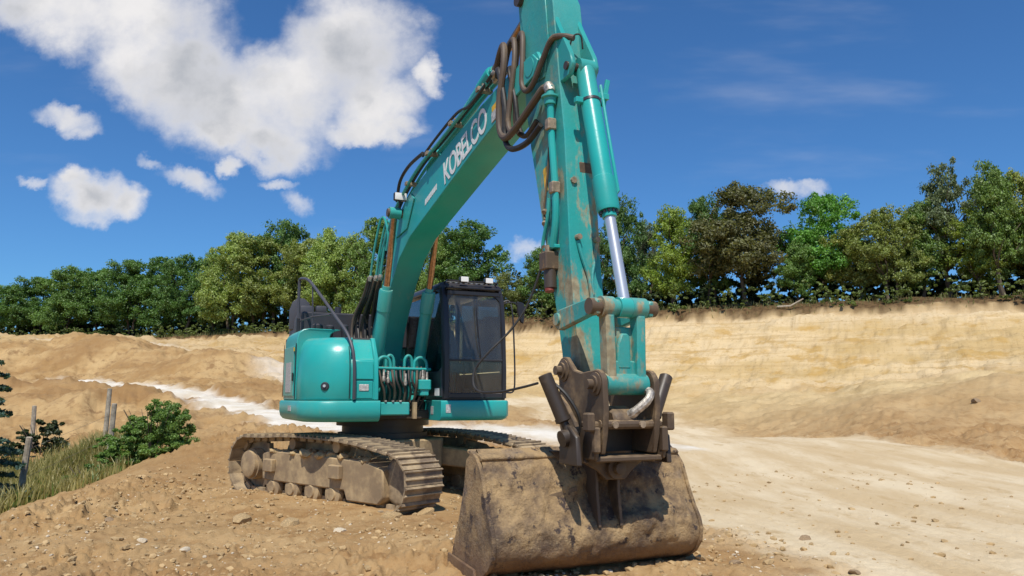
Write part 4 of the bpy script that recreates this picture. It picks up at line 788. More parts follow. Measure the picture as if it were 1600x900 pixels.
# --- tilting quick hitch
QH = empty('quick_hitch', (0, 0, 0), 0, EX); lab(QH, 'muddy brown tilting quick hitch with two upright cylinders')
def arcpts(cx, cz, r, a0, a1, n=6): return [(cx+r*math.cos(rad(a0+(a1-a0)*k/n)), cz+r*math.sin(rad(a0+(a1-a0)*k/n))) for k in range(n+1)]
ear = arcpts(5.88, 1.60, .105, 215, 70)+[(6.03, 1.60), (6.14, 1.575), (6.24, 1.585)]+arcpts(6.345, 1.49, .105, 110, -10)+[(6.46, 1.32), (6.44, 1.14), (6.40, 1.0), (5.93, 1.0), (5.86, 1.22), (5.80, 1.42)]
for s_ in (-1, 1):
    e = add(G().prism(ear, s_*.195, s_*.24), 'hitch_ear', 'steel_dirty', QH, bevel=.008)
    for (x, z) in ((5.88, 1.60), (6.345, 1.49)):
        add(G().lathe((x, s_*.235, z), (x, s_*.275, z), [(0, .085), (.014, .085), (.02, .06), (.035, .06), (.036, .02)], 18), 'ear_boss', 'steel_dirty', e)
        if s_ < 0: add(G().cyl((x, -.26, z), (x, -.315, z), .036, seg=12), 'pin_end', 'steel_dirty', e)
    # curved wing plate that holds the tilt cylinder
    wing = [(5.90, 1.42), (6.02, 1.34), (6.14, 1.22), (6.26, 1.04), (6.30, .93), (6.10, .93), (5.98, 1.05), (5.90, 1.20)]
    add(G().prism(wing, s_*.265, s_*.30), 'wing_plate', 'steel_dirty', QH, bevel=.008)
    add(G().prism([(6.08, .92), (6.36, .92), (6.34, 1.12), (6.22, 1.20), (6.10, 1.14)], s_*.36, s_*.40), 'wing_plate', 'steel_dark', QH, bevel=.008)
    tcx = add(G().lathe((6.10, s_*.52 if s_ < 0 else .555, 1.56), (6.20, s_*.38 if s_ < 0 else .31, 1.14), [(0, .045), (.006, .052), (.33, .052), (.33, .058), (.36, .058), (.37, .03), (.45, .03)], 16), 'tilt_cylinder', 'steel_dark', QH)
    add(G().cyl((6.20, s_*.33, 1.13), (6.20, s_*.44, 1.10), .06), 'cylinder_eye', 'steel_dark', tcx)
    g = G(); g.tube(spline([(6.12, s_*.46, 1.50), (6.20, s_*.40, 1.42), (6.25, s_*.33, 1.28), (6.22, s_*.30, 1.15), (6.16, s_*.34, 1.08)], 5), .012, 6); add(g, 'tilt_hose', 'rubber', tcx)
# hitch frame: open box facing forward
g = G()
g.box((6.30, 0, 1.205), (.20, .60, .045)); add(g, 'hitch_beam', 'steel_dirty', QH, bevel=.012)
add(G().box((6.26, 0, .965), (.30, .56, .04)), 'hitch_base', 'steel_dirty', QH, bevel=.01)
for s_ in (-1, 1):
    add(G().prism([(6.08, .96), (6.42, .96), (6.44, 1.06), (6.44, 1.15), (6.38, 1.19), (6.10, 1.19)], s_*.265, s_*.30), 'frame_cheek', 'steel_dirty', QH, bevel=.01)
    add(G().box((6.42, s_*.285, 1.10), (.06, .05, .18)).box((6.41, s_*.335, 1.225), (.09, .06, .13)), 'frame_claw', 'steel_dirty', QH, bevel=.012)
add(G().box((6.12, 0, 1.10), (.04, .5, .2)), 'hitch_back', 'steel_dark', QH)
add(G().tube([(6.40, -.25, 1.205), (6.40, .25, 1.205)], .034, 10), 'locking_bar', 'steel_dirty', QH)
for y in (-.14, .09): add(G().cyl((6.43, y, 1.205), (6.45, y, 1.205), .025, seg=10), 'bar_bolt', 'bolt', QH)
g = G(); g.tube(spline([(6.36, .02, 1.26), (6.42, .05, 1.30), (6.46, .13, 1.38), (6.42, .17, 1.44), (6.34, .13, 1.46)], 6), [.036]*6+[.032]*6+[.030]*6+[.028]*7, 10); add(g, 'lifting_hook', 'greysteel', QH)
add(G().prism([(6.22, 1.22), (6.42, 1.22), (6.38, 1.30), (6.24, 1.34)], -.12, .08), 'hook_mount', 'steel_dirty', QH, bevel=.02)
# --- bucket (its own x-z profile, mouth turned towards the machine)
BP = [(5.36, .135), (5.60, .125), (5.84, .135), (5.95, .165), (6.055, .225), (6.12, .305), (6.135, .395), (6.11, .475), (6.055, .56), (5.985, .70), (5.925, .86), (5.87, .95), (5.78, 1.02)]
YL, YR = -.95, .83
def thick(profile, d):
    out = []
    for i, p in enumerate(profile):
        a = Vector(profile[max(i-1, 0)]); b_ = Vector(profile[min(i+1, len(profile)-1)]); t_ = (b_-a).normalized(); out.append((p[0]-t_.y*d, p[1]+t_.x*d))
    return out
def shell_mesh():
    ny = 150; prof = [Vector((x, 0, z)) for x, z in BP]; P = spline([(x, 0, z) for x, z in BP], 5); inn = thick([(p.x, p.z) for p in P], .022)
    V = []; F = []; m_ = len(P)
    ys = np.linspace(YL+.03, YR-.03, ny); arc = np.cumsum([0]+[(P[i+1]-P[i]).length for i in range(m_-1)])
    YY, AA = np.meshgrid(ys, arc, indexing='ij')
    mud = (fbm(YY*3+5, AA*5, 4, 101)-.45); mud = np.clip(mud, 0, 1)*.20*np.exp(-((AA-1.18)/.28)**2)+np.clip(fbm(YY*9, AA*9, 3, 103)-.5, 0, 1)*.09*np.exp(-((AA-1.1)/.4)**2)
    edge = np.minimum(sstep(YY, YL+.03, YL+.12), 1-sstep(YY, YR-.12, YR-.03)); mud = mud*edge
    for i, y in enumerate(ys):
        for k, p in enumerate(P):
            q = (P[min(k+1, m_-1)]-P[max(k-1, 0)]).normalized(); V.append((p.x+q.z*mud[i, k], y, p.z-q.x*mud[i, k]))
    for i in range(ny-1):
        for k in range(m_-1): F.append((i*m_+k, i*m_+k+1, (i+1)*m_+k+1, (i+1)*m_+k))
    o = len(V)
    for y in (ys[0], ys[-1]):
        for x, z in inn: V.append((x, y, z))
    for k in range(m_-1): F.append((o+k, o+m_+k, o+m_+k+1, o+k+1))
    for k in (0, m_-1): F.append((k, o+k, o+m_+k, (ny-1)*m_+k))
    return V, F
V_, F_ = shell_mesh()
# V_ is long in y only on the outer skin, so close it with quads of two rows
def fan(V, F):
    me = bpy.data.meshes.new('bucket'); me.from_pydata(V, [], F); bm = bmesh.new(); bm.from_mesh(me); bmesh.ops.recalc_face_normals(bm, faces=bm.faces); bm.to_mesh(me); bm.free()
    me.polygons.foreach_set('use_smooth', np.ones(len(me.polygons), dtype=bool)); me.set_sharp_from_angle(angle=rad(60)); return me
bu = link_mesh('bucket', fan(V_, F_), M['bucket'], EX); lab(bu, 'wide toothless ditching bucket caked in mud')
side = [(5.34, .12), (5.84, .118), (5.96, .15), (6.07, .215), (6.14, .30), (6.155, .395), (6.13, .48), (6.07, .57), (6.0, .71), (5.93, .875), (5.84, .965), (5.76, 1.0), (5.65, .94), (5.61, .74), (5.53, .54), (5.36, .20)]
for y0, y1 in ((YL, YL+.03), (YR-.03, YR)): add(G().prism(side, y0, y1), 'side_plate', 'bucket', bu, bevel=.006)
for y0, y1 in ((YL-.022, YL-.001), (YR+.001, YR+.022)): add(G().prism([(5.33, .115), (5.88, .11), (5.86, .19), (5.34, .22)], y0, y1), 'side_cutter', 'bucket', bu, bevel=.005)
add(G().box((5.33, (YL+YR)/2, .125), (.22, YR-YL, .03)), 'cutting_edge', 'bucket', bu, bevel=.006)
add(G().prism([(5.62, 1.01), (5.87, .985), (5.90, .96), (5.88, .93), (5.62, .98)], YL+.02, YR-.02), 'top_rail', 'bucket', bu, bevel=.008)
# ribs, hinge and pivot under the hitch
for y in (-.10, .085): add(G().prism([(5.94, .93), (6.12, .93), (6.12, .72), (6.155, .46), (6.10, .46), (5.97, .70), (5.90, .86)], y-.012, y+.012), 'hinge_rib', 'steel_dirty', bu, bevel=.004)
add(G().prism([(-.30, .95), (.28, .95), (.16, .87), (.09, .80), (-.07, .80), (-.14, .87)], 6.16, 6.20, 'yz'), 'hinge_plate', 'steel_dirty', bu, bevel=.006)
add(G().prism([(-.36, 1.00), (.36, 1.00), (.30, .90), (-.30, .90)], 5.84, 5.90, 'yz'), 'hinge_plate', 'steel_dirty', bu, bevel=.006)
add(G().lathe((5.85, .0, .885), (6.30, .0, .885), [(0, .06), (.34, .06), (.34, .075), (.39, .075), (.395, .045), (.44, .042), (.445, .02)], 18), 'hinge_pin', 'steel_dirty', bu)
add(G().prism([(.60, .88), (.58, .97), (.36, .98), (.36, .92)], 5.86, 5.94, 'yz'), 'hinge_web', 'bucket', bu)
add(G().bar((5.99, -.55, .655), (6.02, -.22, .73), .03, .03), 'stray_rod', 'steel_dirty', bu)
# ------------------------------------------------------------------ vegetation
def leaf_mat(name, rough=.5, trans=.35, k=1.0):
    m, t, b = newmat(name); t.nodes.remove(b)
    oi = N(t, 'ShaderNodeObjectInfo'); geo = N(t, 'ShaderNodeNewGeometry')
    co = N(t, 'ShaderNodeTexCoord').outputs['Object']
    v = mth(t, 'MULTIPLY_ADD', geo.outputs['Random Per Island'], .55, .72)
    v = mth(t, 'MULTIPLY', v, mth(t, 'MULTIPLY_ADD', noise(t, .7*k, 4, .6, co), 1.1, .45))
    c = mixc(t, 1.0, oi.outputs['Color'], N(t, 'ShaderNodeCombineColor', i_0=v, i_1=v, i_2=v).outputs[0], 'MULTIPLY')
    c = mixc(t, mth(t, 'MULTIPLY', ramp(t, noise(t, 1.1*k, 3, .5, co), .55, .75), .4), c, mixc(t, 1.0, c, (1.5, 1.1, .5), 'MULTIPLY'))
    d = N(t, 'ShaderNodeBsdfDiffuse'); lk(t, c, d.inputs[0]); tr_ = N(t, 'ShaderNodeBsdfTranslucent'); lk(t, mixc(t, 1.0, c, (1.2, 1.3, .5), 'MULTIPLY'), tr_.inputs[0])
    mx_ = N(t, 'ShaderNodeMixShader'); mx_.inputs[0].default_value = trans; lk(t, d.outputs[0], mx_.inputs[1]); lk(t, tr_.outputs[0], mx_.inputs[2])
    g_ = N(t, 'ShaderNodeBsdfGlossy'); g_.inputs['Roughness'].default_value = rough; g_.inputs[0].default_value = (.9, .9, .9, 1)
    m2_ = N(t, 'ShaderNodeMixShader'); m2_.inputs[0].default_value = .035; lk(t, mx_.outputs[0], m2_.inputs[1]); lk(t, g_.outputs[0], m2_.inputs[2])
    lk(t, m2_.outputs[0], t.nodes['Material Output'].inputs[0]); return m
M['leaf'] = leaf_mat('woodland_leaves'); M['tree_leaf'] = leaf_mat('tree_leaves', k=8.0); M['bush_leaf'] = leaf_mat('bush_leaves', k=4.0); M['bark'] = simple('bark', (.11, .085, .06), .9, var=.4, scale=6, bmp=.5)
rg = np.random.default_rng(5)
def leaf_quads(C, size, up=.4, out=None):
    """one folded leaf spray (a quad) at each centre"""
    n = len(C); a = rg.normal(size=(n, 3)); nrm = rg.normal(size=(n, 3)); nrm[:, 2] += up
    if out is not None: nrm += out*.9
    nrm /= np.linalg.norm(nrm, axis=1, keepdims=True); a -= nrm*(a*nrm).sum(1, keepdims=True); a /= np.linalg.norm(a, axis=1, keepdims=True); b_ = np.cross(nrm, a)
    s = (size*rg.uniform(.6, 1.4, n))[:, None]; w = s*rg.uniform(.45, .8, (n, 1))
    V = np.stack([C-a*s*.5, C+b_*w*.5-nrm*s*.08, C+a*s*.5, C-b_*w*.5-nrm*s*.08], 1).reshape(-1, 3)
    return V, np.arange(4*n).reshape(-1, 4)
def crown(n_clump, per, leaf, shape, seed, lift=.0, sq=.85, fat=1.12):
    """unit crown, width 1 and height 1: limbs carry uneven lobes, each lobe carries leaf clumps"""
    r_ = np.random.default_rng(seed); C = []; O = []
    nl = {'round': 15, 'oval': 13, 'flat': 16, 'cone': 12}[shape]; lobes = []
    for k in range(nl):
        zz = (k+r_.uniform(.1, .9))/nl; th = k*2.4+r_.uniform(-.7, .7)
        if shape == 'round': prof = math.sqrt(max(.04, 1-(2*zz-1)**2))**.8
        elif shape == 'oval': prof = max(.15, math.sin(math.pi*min(1, zz*.92+.05)))**.7*(.95-.25*zz)
        elif shape == 'flat': prof = (1-.5*zz**3)*(.75+.25*math.sin(3*zz))
        else: prof = .30+.65*(1-zz)**.8
        lr = fat*r_.uniform(.12, .21)*(1.15-.35*zz); rr_ = max(0, .5*prof-lr*.75)*r_.uniform(.55, 1.08)
        lobes.append((rr_*math.cos(th), rr_*math.sin(th), lift+(1-lift)*min(zz, 1-lr*.5), lr))
    lobes.append((0, 0, lift+(1-lift)*.45, .22)); lobes.append((0, 0, lift+(1-lift)*.75, .17))
    wts = np.array([l[3]**2 for l in lobes]); wts /= wts.sum()
    for k in range(n_clump):
        lx, ly, lz, lr = lobes[r_.choice(len(lobes), p=wts)]
        d0 = r_.normal(size=3); d0 /= np.linalg.norm(d0); d0[2] = d0[2] if d0[2] > -.3 else d0[2]*.4
        cl = np.array([lx, ly, lz])+d0*lr*r_.uniform(.45, 1.1)*np.array([1, 1, .85]); cl[2] = max(cl[2], .02)
        rad_ = r_.uniform(.03, .075); m_ = int(per*r_.uniform(.6, 1.4)); d = r_.normal(size=(m_, 3)); d /= np.linalg.norm(d, axis=1, keepdims=True)
        q = cl+d*rad_*r_.uniform(.3, 1.1, (m_, 1))*np.array([1.15, 1.15, sq]); C.append(q); O.append(d*.6+d0*.6)
    return np.concatenate(C), np.concatenate(O)
def trunk_g(seed, h=1.0, top=.7, r=.022, limbs=9, lean=.03, multi=1):
    r_ = random.Random(seed); g = G()
    for m_ in range(multi):
        x = y = 0.0
        if multi > 1: x, y = r_.uniform(-.05, .05), r_.uniform(-.05, .05)
        P = []; R = []
        for k in range(7):
            t_ = k/6; P.append((x, y, -.03+t_*(top+.03)*h)); R.append(r*(1-.75*t_)*(1.35 if k == 0 else 1)/(multi**.4)); x += r_.uniform(-lean, lean); y += r_.uniform(-lean, lean)
        g.tube(P, R, 7)
        for k in range(limbs):
            i = r_.randint(2, 5); a = r_.uniform(0, 6.28); p = Vector(P[i]); L_ = r_.uniform(.14, .30); q = p+Vector((math.cos(a)*L_*.6, math.sin(a)*L_*.6, L_*.6)); e = q+Vector((math.cos(a+.4)*L_*.4, math.sin(a+.4)*L_*.4, L_*.5))
            g.tube([p, q, e], [R[i]*.55, R[i]*.35, R[i]*.12], 5)
    return g
SHAPES = ['round', 'oval', 'flat', 'oval', 'round', 'cone', 'oval', 'flat']
CROWNS = []; TRUNKS = []
for k, sh_ in enumerate(SHAPES):
    lift = (.24, .18, .26, .20, .04, .18, .28, .20)[k]
    C_, O_ = crown((350, 320, 360, 340, 190, 270, 200, 370)[k], 84, .03, sh_, 100+k, lift)
    V, F = leaf_quads(C_, .0235, .5, O_); o = np_mesh('crown', V, F, M['tree_leaf']); CROWNS.append(o.data); bpy.data.objects.remove(o)
    o = trunk_g(40+k, top=.72, r=.020, multi=(1, 1, 2, 1, 3, 1, 1, 2)[k]).build('trunk', M['bark']); TRUNKS.append(o.data); bpy.data.objects.remove(o)
KC = {0: (.092, .172, .036), 1: (.122, .205, .042), 2: (.205, .285, .066), 3: (.215, .245, .056), 4: (.175, .200, .060), 5: (.190, .260, .036), 6: (.120, .165, .070), 7: (.105, .115, .042), 8: (.095, .225, .030)}
KN = {0: 'dark green', 1: 'mid green', 2: 'light green', 3: 'olive green', 4: 'low pale green scrubby', 5: 'yellow-green', 6: 'thin grey-green', 7: 'big dark brownish', 8: 'bright green round'}
TREES = [(-70.5, 108.6, 6.8, 6.2, 0), (-66.1, 108.0, 7.7, 6.7, 0), (-59.5, 103.5, 8.7, 5.9, 1), (-55.3, 103.6, 8.7, 6.4, 0), (-47.8, 96.9, 8.7, 6.4, 0), (-43.6, 96.4, 9.2, 6.3, 0), (-38.8, 92.8, 8.9, 4.9, 0), (-36.2, 93.8, 9.5, 5.1, 2), (-32.0, 88.7, 10.5, 5.5, 2), (-29.1, 89.0, 10.0, 6.6, 3), (-26.6, 89.9, 11.8, 5.9, 0), (-23.5, 87.2, 9.6, 5.4, 3), (-19.9, 82.5, 10.1, 5.2, 2), (-17.2, 82.8, 9.4, 5.2, 2), (-14.0, 80.1, 10.3, 5.3, 1), (-10.6, 80.6, 9.4, 4.6, 1), (-7.0, 75.9, 8.4, 4.0, 1), (-4.1, 76.1, 8.9, 6.2, 0), (-0.6, 73.2, 4.1, 3.6, 4), (0.9, 74.7, 3.6, 3.3, 4), (2.9, 70.8, 5.7, 3.5, 1), (6.1, 70.9, 7.0, 4.1, 1), (9.6, 67.9, 9.3, 3.7, 0), (12.6, 72.0, 8.5, 3.0, 6), (13.7, 65.3, 7.9, 4.1, 5), (16.6, 65.5, 8.6, 3.5, 0), (19.1, 63.1, 9.1, 6.9, 7), (25.4, 62.1, 8.3, 5.1, 8), (22.5, 60.8, 4.7, 3.0, 1), (27.1, 60.1, 5.6, 4.0, 3), (28.5, 58.3, 6.3, 3.8, 3), (31.3, 59.1, 6.8, 3.9, 1), (33.4, 58.6, 9.7, 4.0, 6), (34.5, 56.4, 6.1, 3.7, 5), (35.0, 55.0, 8.8, 3.8, 1), (37.4, 56.0, 8.6, 3.7, 3), (37.7, 53.0, 7.8, 3.9, 1)]
KV = {0: (0, 2, 7), 1: (1, 3, 7), 2: (3, 1, 7), 3: (2, 7, 0), 4: (4,), 5: (1, 3), 6: (6, 5), 7: (0,), 8: (7, 0)}
def tree(name, x, y, h, w, var, col, label, cat='tree', group=None, z=None, rz=None):
    e = empty(name, (x, y, (gz(x, y) if z is None else z)-.1), rnd.uniform(0, 6.28) if rz is None else rz); tag(e, label, cat, group)
    e.scale = (w, w, h)
    for nm_, me in (('trunk', TRUNKS[var]), ('crown', CROWNS[var])):
        o = bpy.data.objects.new(nm_, me); COL.objects.link(o); o.parent = e; o.color = (*col, 1)
        if nm_ == 'trunk': o.scale = (h/w*1.0, h/w*1.0, 1)
    return e
seen = {}
ORD = ['first', 'second', 'third', 'fourth', 'fifth', 'sixth', 'seventh', 'eighth', 'ninth', 'tenth', 'eleventh', 'twelfth']
tot = {}
for q in TREES: tot[q[4]] = tot.get(q[4], 0)+1
for i, (x, y, h, w, k) in enumerate(TREES):
    seen[k] = seen.get(k, 0)+1
    lb = (ORD[seen[k]-1]+' '+KN[k]+' tree from the left along the edge of the cut') if tot[k] > 1 else (KN[k]+' tree standing alone above the pale cut bank')
    c0 = KC[k]; j = 1.22*rnd.uniform(.88, 1.14); var = KV[k][i % len(KV[k])]
    tree('broadleaf_tree' if k != 4 else 'scrub_tree', x, y, h*1.07, w*1.55, var, (c0[0]*j*rnd.uniform(.93, 1.07), c0[1]*j, c0[2]*j), lb, 'tree', 'trees along the edge of the cut')
# woodland behind the first row and the undergrowth at its foot: nobody could count these
def merged(name, spots, seedbase, mat, leaf, label, cat, per=60, ncl=46, col=(.03, .06, .015)):
    VV = []; FF = []; off = 0
    for i, (x, y, z, w, h, sh_) in enumerate(spots):
        C_, O_ = crown(ncl, per, leaf, sh_, seedbase+i, .0); C_ = C_*np.array([w, w, h])+np.array([x, y, z]); V, F = leaf_quads(C_, leaf, .4, O_)
        VV.append(V); FF.append(F+off); off += len(V)
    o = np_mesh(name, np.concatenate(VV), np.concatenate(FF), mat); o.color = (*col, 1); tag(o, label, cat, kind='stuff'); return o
def along(u, off):   # point u metres along the edge of the cut, off metres behind it
    nx, ny = .515/1.125, 1/1.125; return (u*ny+nx*(off+.0)+.0+69.5*.515/1.265, -u*nx+ny*off+69.5/1.265)
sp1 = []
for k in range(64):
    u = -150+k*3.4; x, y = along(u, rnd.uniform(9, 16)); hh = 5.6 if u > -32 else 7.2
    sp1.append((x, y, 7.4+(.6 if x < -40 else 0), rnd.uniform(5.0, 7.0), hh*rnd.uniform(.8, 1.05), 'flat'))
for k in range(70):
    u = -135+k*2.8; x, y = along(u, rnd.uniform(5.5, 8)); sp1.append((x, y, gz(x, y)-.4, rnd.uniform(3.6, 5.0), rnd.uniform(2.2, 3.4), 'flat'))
merged('woodland', sp1, 300, M['leaf'], .42, 'dark woodland filling in behind the first row of trees', 'woodland', 34, 52, (.032, .058, .015))  # leaf colour darkened to put in the shade under the canopy
sp2 = []
for k in range(150):
    u = -125+k*1.22+rnd.uniform(-.5, .5); x, y = along(u, rnd.uniform(.15, 2.6)); w = rnd.uniform(1.4, 2.8)
    sp2.append((x, y, gz(x, y)-.2, w, rnd.uniform(1.0, 1.8)*(1.35 if u > -30 else 1.0), 'round'))
merged('undergrowth', sp2, 600, M['leaf'], .17, 'green bramble undergrowth along the top edge of the cut', 'undergrowth', 30, 20, (.165, .215, .055))
g = G(); xl, yl_ = along(-8+20, .7); g.tube([(20.3, 59.3, gz(20.3, 59.3)+.15), (21.1, 58.7, gz(21.1, 58.7)+.35), (22.0, 58.4, gz(22.0, 58.4)+.7)], [.09, .08, .05], 7)
tag(g.build('fallen_trunk', simple('bare_wood', (.36, .31, .24), .9)), 'bare fallen trunk lying in the undergrowth on the cut edge', 'log')
# bush on the bank by the fence
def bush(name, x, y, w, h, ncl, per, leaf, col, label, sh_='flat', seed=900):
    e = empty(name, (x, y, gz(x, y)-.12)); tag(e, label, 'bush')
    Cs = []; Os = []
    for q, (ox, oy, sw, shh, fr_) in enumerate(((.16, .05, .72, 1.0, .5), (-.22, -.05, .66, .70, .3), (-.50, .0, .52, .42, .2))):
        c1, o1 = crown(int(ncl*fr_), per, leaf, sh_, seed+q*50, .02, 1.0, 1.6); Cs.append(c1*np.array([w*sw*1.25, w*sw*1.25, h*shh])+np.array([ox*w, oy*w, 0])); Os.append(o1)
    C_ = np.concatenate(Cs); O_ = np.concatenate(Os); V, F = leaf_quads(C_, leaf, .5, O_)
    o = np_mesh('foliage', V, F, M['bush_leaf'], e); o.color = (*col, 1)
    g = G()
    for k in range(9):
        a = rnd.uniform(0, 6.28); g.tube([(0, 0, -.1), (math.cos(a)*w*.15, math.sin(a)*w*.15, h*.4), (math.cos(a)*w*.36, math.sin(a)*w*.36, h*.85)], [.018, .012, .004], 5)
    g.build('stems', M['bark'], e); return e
bush('hedge_bush', -6.95, 15.3, 1.50, 1.22, 330, 190, .038, (.150, .255, .050), 'bright green leafy bush at the rim of the dirt bank', seed=901)
bush('small_bush', -7.65, 14.5, 1.0, .62, 80, 150, .040, (.13, .23, .048), 'small low green bush between the fence posts and the big bush', seed=902)
bush('dark_bush', -11.6, 19.5, 1.3, .95, 110, 90, .070, (.050, .070, .024), 'dark shaded bush beside the blue-green spruce', seed=903)  # the bush's shade is put into its dark leaf colour
# spruce at the left border: whorls of drooping branches, each with needle sprays
sp_e = empty('spruce_tree', (-8.32, 11.6, gz(-8.32, 11.6)-.1)); tag(sp_e, 'blue-green spruce at the left edge, partly out of the picture', 'tree')
g = G(); g.tube([(0, 0, -.1), (0.02, 0, 1.8), (0, .02, 3.9)], [.09, .055, .012], 9); g.build('trunk', M['bark'], sp_e)
VV = []; FF = []; off = 0; bg_ = G()
for lv in range(19):
    z = .30+lv*.185; L_ = 1.28*(1-z/4.1)**.8+.08
    for k in range(14 if z < 2.8 else 8):
        a = rnd.uniform(0, 6.28); ln = L_*rnd.uniform(.75, 1.12); P = [Vector((math.cos(a)*ln*t_, math.sin(a)*ln*t_, z+.10*ln*t_-.26*ln*t_*t_+.10*ln*max(0, t_-.7))) for t_ in (0, .33, .66, 1)]
        bg_.tube(P, [.014, .010, .006, .002], 4)
        pts = spline(P, 9); C_ = []
        for i, p in enumerate(pts[3:]):
            ww = .20*ln*(1-abs(i/len(pts)-.35)); 
            for q in range(15): sd_ = rnd.uniform(-1, 1); C_.append((p.x-math.sin(a)*sd_*ww+rnd.gauss(0, .012), p.y+math.cos(a)*sd_*ww+rnd.gauss(0, .012), p.z-abs(sd_)*ww*.35+rnd.gauss(0, .014)))
        C_ = np.array(C_); V, F = leaf_quads(C_, .058, 1.2); VV.append(V); FF.append(F+off); off += len(V)
bg_.build('branches', M['bark'], sp_e)
o = np_mesh('crown', np.concatenate(VV), np.concatenate(FF), M['leaf'], sp_e); o.color = (.085, .150, .115, 1)
# wooden fence posts with two wires
M['wood'] = simple('weathered_wood', (.34, .29, .22), .9, var=.35, scale=9, bmp=.5)
posts = []
for (x, y, h, tx, ty, r_, lb) in ((-8.32, 13.5, 1.35, .10, 0, .055, 'leaning grey fence post in the grass nearest the left corner'), (-9.25, 18.0, 1.45, .03, .02, .055, 'taller rear grey fence post left of the green bush'), (-8.12, 16.0, 1.30, .05, 0, .055, 'front grey fence post just left of the green bush'), (-12.7, 21.0, 1.2, -.02, 0, .06, 'short dark fence post beside the spruce')):
    z = gz(x, y); g = G(); g.tube([(0, 0, -.3), (tx*.4, ty*.4, h*.4), (tx, ty, h), (tx*1.01, ty, h+.015)], [r_*1.05, r_, r_*.92, r_*.7], 10)
    o = g.build('fence_post', M['wood']); o.location = (x, y, z); tag(o, lb, 'fence post', 'wooden fence posts'); posts.append((x, y, z, h, tx))
for hh in (.95, .55):
    p = [(posts[i][0]+posts[i][4]*hh, posts[i][1], posts[i][2]+posts[i][3]*hh/1.0*.9) for i in (0, 2, 1)]
    o = G().tube([p[0], p[1], p[2]], .003, 4).build('fence_wire', M['bolt']); tag(o, ('upper' if hh > .8 else 'lower')+' rusty wire strung between the fence posts', 'wire')
# rough grass in the hollow: one mass of blades
def grass(name, n, sampler, hmin, hmax, col, label, wid=.010):
    P = np.array(sampler(n)); n = len(P); z = height(P[:, 0], P[:, 1]); a = rg.uniform(0, 6.283, n); h = rg.uniform(hmin, hmax, n)*(.55+.9*vnoise(P[:, 0]*1.3, P[:, 1]*1.3, 7)); ln = rg.normal(0, .28, (n, 2))*h[:, None]
    dx = np.cos(a)*wid; dy = np.sin(a)*wid; V = np.zeros((n, 5, 3))
    V[:, 0] = np.stack([P[:, 0]-dx, P[:, 1]-dy, z-.02], 1); V[:, 1] = np.stack([P[:, 0]+dx, P[:, 1]+dy, z-.02], 1)
    V[:, 2] = np.stack([P[:, 0]+dx*.7+ln[:, 0]*.4, P[:, 1]+dy*.7+ln[:, 1]*.4, z+h*.6], 1); V[:, 3] = np.stack([P[:, 0]-dx*.7+ln[:, 0]*.4, P[:, 1]-dy*.7+ln[:, 1]*.4, z+h*.6], 1)
    V[:, 4] = np.stack([P[:, 0]+ln[:, 0], P[:, 1]+ln[:, 1], z+h], 1)
    b_ = np.arange(n)[:, None]*5; F = np.concatenate([b_+[0, 1, 2], b_+[0, 2, 3], b_+[3, 2, 4]])
    o = np_mesh(name, V.reshape(-1, 3), F, M['leaf']); o.color = (*col, 1); tag(o, label, 'grass', kind='stuff'); return o
def samp_hollow(n):
    X = rg.uniform(-14, -5.2, n*3); Y = rg.uniform(7, 20, n*3); g_ = masks(X, Y)[4]; k = rg.uniform(0, 1, n*3) < g_*(.35+.9*fbm(X*.8, Y*.8, 3, 5)); return np.stack([X[k], Y[k]], 1)[:n]
grass('rough_grass', 40000, samp_hollow, .14, .42, (.36, .31, .115), 'dry yellow-green rough grass in the hollow by the fence')
grass('green_weeds', 9000, lambda n: samp_hollow(n), .08, .26, (.15, .215, .05), 'fresh green weeds among the dry grass in the hollow', .016)
def samp_edge(n):
    u = rg.uniform(-120, 50, n); o_ = rg.uniform(-.2, 2.4, n); q = np.array([along(a, b_) for a, b_ in zip(u, o_)]); return q
grass('edge_grass', 5000, samp_edge, .15, .45, (.22, .21, .08), 'straw-coloured grass fringe along the top of the cut', .03)
# ------------------------------------------------------------------ stones and clods
def rock_mesh(seed, flat=.7, sub=2):
    r_ = random.Random(seed); bm = bmesh.new(); bmesh.ops.create_icosphere(bm, subdivisions=sub, radius=1); pl = [(Vector((r_.gauss(0, 1), r_.gauss(0, 1), r_.gauss(0, 1))).normalized(), r_.uniform(.55, .85)) for _ in range(9)]
    for v in bm.verts:
        for n_, d in pl:
            q = v.co.dot(n_)
            if q > d: v.co -= n_*(q-d)
        v.co *= 1+r_.uniform(-.05, .05); v.co.z *= flat
    me = bpy.data.meshes.new('stone'); bm.to_mesh(me); bm.free(); me.polygons.foreach_set('use_smooth', np.ones(len(me.polygons), dtype=bool)); me.set_sharp_from_angle(angle=rad(32)); return me
M['stone'] = simple('chalky_stone', (.56, .47, .34), .9, var=.25, scale=12, bmp=.4); M['clod'] = simple('soil_clod', (.40, .275, .135), .95, var=.3, scale=10, bmp=.6); M['flint'] = simple('brown_stone', (.27, .185, .105), .85, var=.3, scale=10, bmp=.4)
RM = {}
for k_, mt in (('stone', 'stone'), ('clod', 'clod'), ('flint', 'flint')):
    RM[k_] = []
    for s_ in range(5): me = rock_mesh(50+s_+len(mt)*7, .75); me.materials.append(M[mt]); RM[k_].append(me)
def rock(kind, x, y, r_, label, group, sink=.3):
    o = bpy.data.objects.new('stone' if kind != 'clod' else 'soil_clod', rnd.choice(RM[kind])); COL.objects.link(o)
    o.location = (x, y, gz(x, y)+r_*.75*(1-2*sink)*.4); o.rotation_euler = (rnd.uniform(-.3, .3), rnd.uniform(-.3, .3), rnd.uniform(0, 6.28)); o.scale = (r_*rnd.uniform(.9, 1.4), r_*rnd.uniform(.8, 1.1), r_*rnd.uniform(.7, 1)); tag(o, label, kind if kind != 'flint' else 'stone', group)
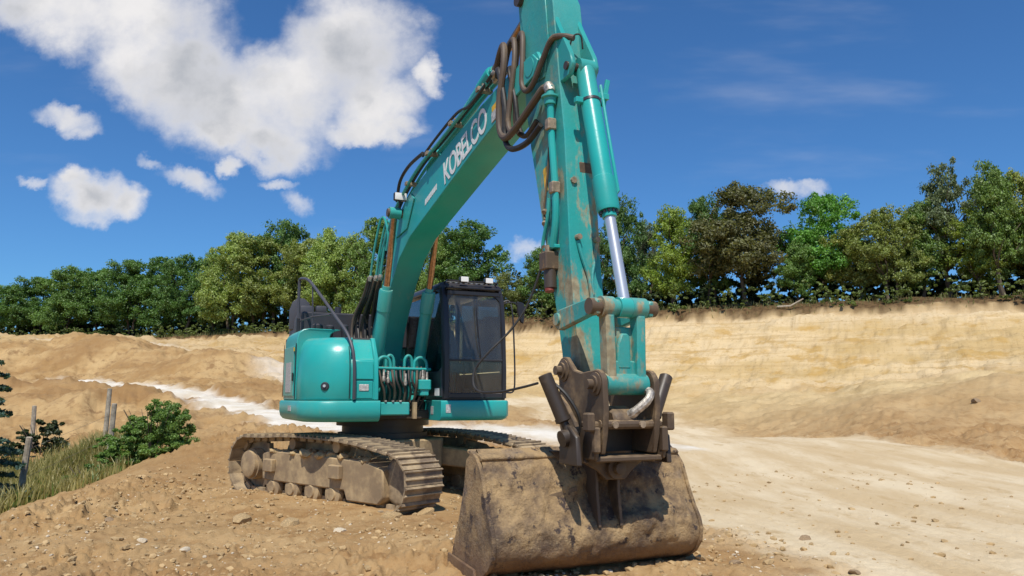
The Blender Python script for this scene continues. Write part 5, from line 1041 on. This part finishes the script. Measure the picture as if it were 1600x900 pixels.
for (x, y, r_, kind, lb) in ((2.79, 7.7, .055, 'flint', 'brown stone alone on the pale haul road'), (1.45, 6.9, .05, 'stone', 'white stone just right of the bucket corner'), (1.75, 6.35, .045, 'flint', 'brown stone on the dirt in front of the haul road'), (2.6, 6.15, .05, 'flint', 'flat brown stone low on the haul road edge'), (-1.35, 9.0, .12, 'clod', 'large soil clod in front of the near crawler idler'), (-1.0, 9.25, .10, 'clod', 'soil clod between crawler idler and bucket'), (-2.35, 8.55, .13, 'clod', 'broad crusted clod on the churned dirt below the crawler'), (-2.9, 8.6, .12, 'clod', 'pale crusted clod left of the broad clod'), (-1.75, 8.2, .07, 'stone', 'white chalk lump below the crawler rollers'), (-3.35, 7.3, .055, 'stone', 'white chalk stone on the left foreground dirt'), (-2.75, 6.8, .045, 'stone', 'small white chalk stone in the bottom left foreground'), (-4.2, 8.4, .06, 'flint', 'dark stone near the rim above the grass'), (15.6, 26.5, .17, 'flint', 'dark boulder on the spoil at the foot of the cut'), (16.9, 28.2, .14, 'flint', 'second dark boulder higher on the spoil')): rock(kind, x, y, r_, lb, 'loose stones and clods')
def scatter_gravel(name, n, sampler, smin, smax, mat, label):
    base = rock_mesh(9, .7, 1); BV = np.array([v.co for v in base.vertices]); BF = np.array([p.vertices for p in base.polygons]); P = sampler(n); n = len(P); z = height(P[:, 0], P[:, 1]); a = rg.uniform(0, 6.283, n); s = rg.uniform(0, 1, n)**2.5*(smax-smin)+smin
    ca, sa = np.cos(a), np.sin(a); X = BV[None, :, 0]*rg.uniform(.7, 1.4, (n, 1)); Y = BV[None, :, 1]; V = np.stack([(X*ca[:, None]-Y*sa[:, None])*s[:, None]+P[:, 0:1], (X*sa[:, None]+Y*ca[:, None])*s[:, None]+P[:, 1:2], BV[None, :, 2]*s[:, None]+z[:, None]+s[:, None]*.2], -1)
    F = (BF[None]+np.arange(n)[:, None, None]*len(BV)).reshape(-1, 3); o = np_mesh(name, V.reshape(-1, 3), F, mat); tag(o, label, 'gravel', kind='stuff'); return o
def samp_near(n):
    X = rg.uniform(-6, 7, n*2); Y = rg.uniform(4.6, 14, n*2); mm = masks(X, Y); k = rg.uniform(0, 1, n*2) < (.15+1.3*np.clip(fbm(X*.9, Y*.9, 3, 91)-.35, 0, 1))*(1-.85*mm[1])*(1-mm[4]); return np.stack([X[k], Y[k]], 1)[:n]
scatter_gravel('gravel', 3000, samp_near, .005, .022, M['stone'], 'pale chalk gravel strewn over the foreground dirt')
scatter_gravel('soil_crumbs', 11000, samp_near, .006, .045, M['clod'], 'crumbled brown soil strewn over the foreground dirt')
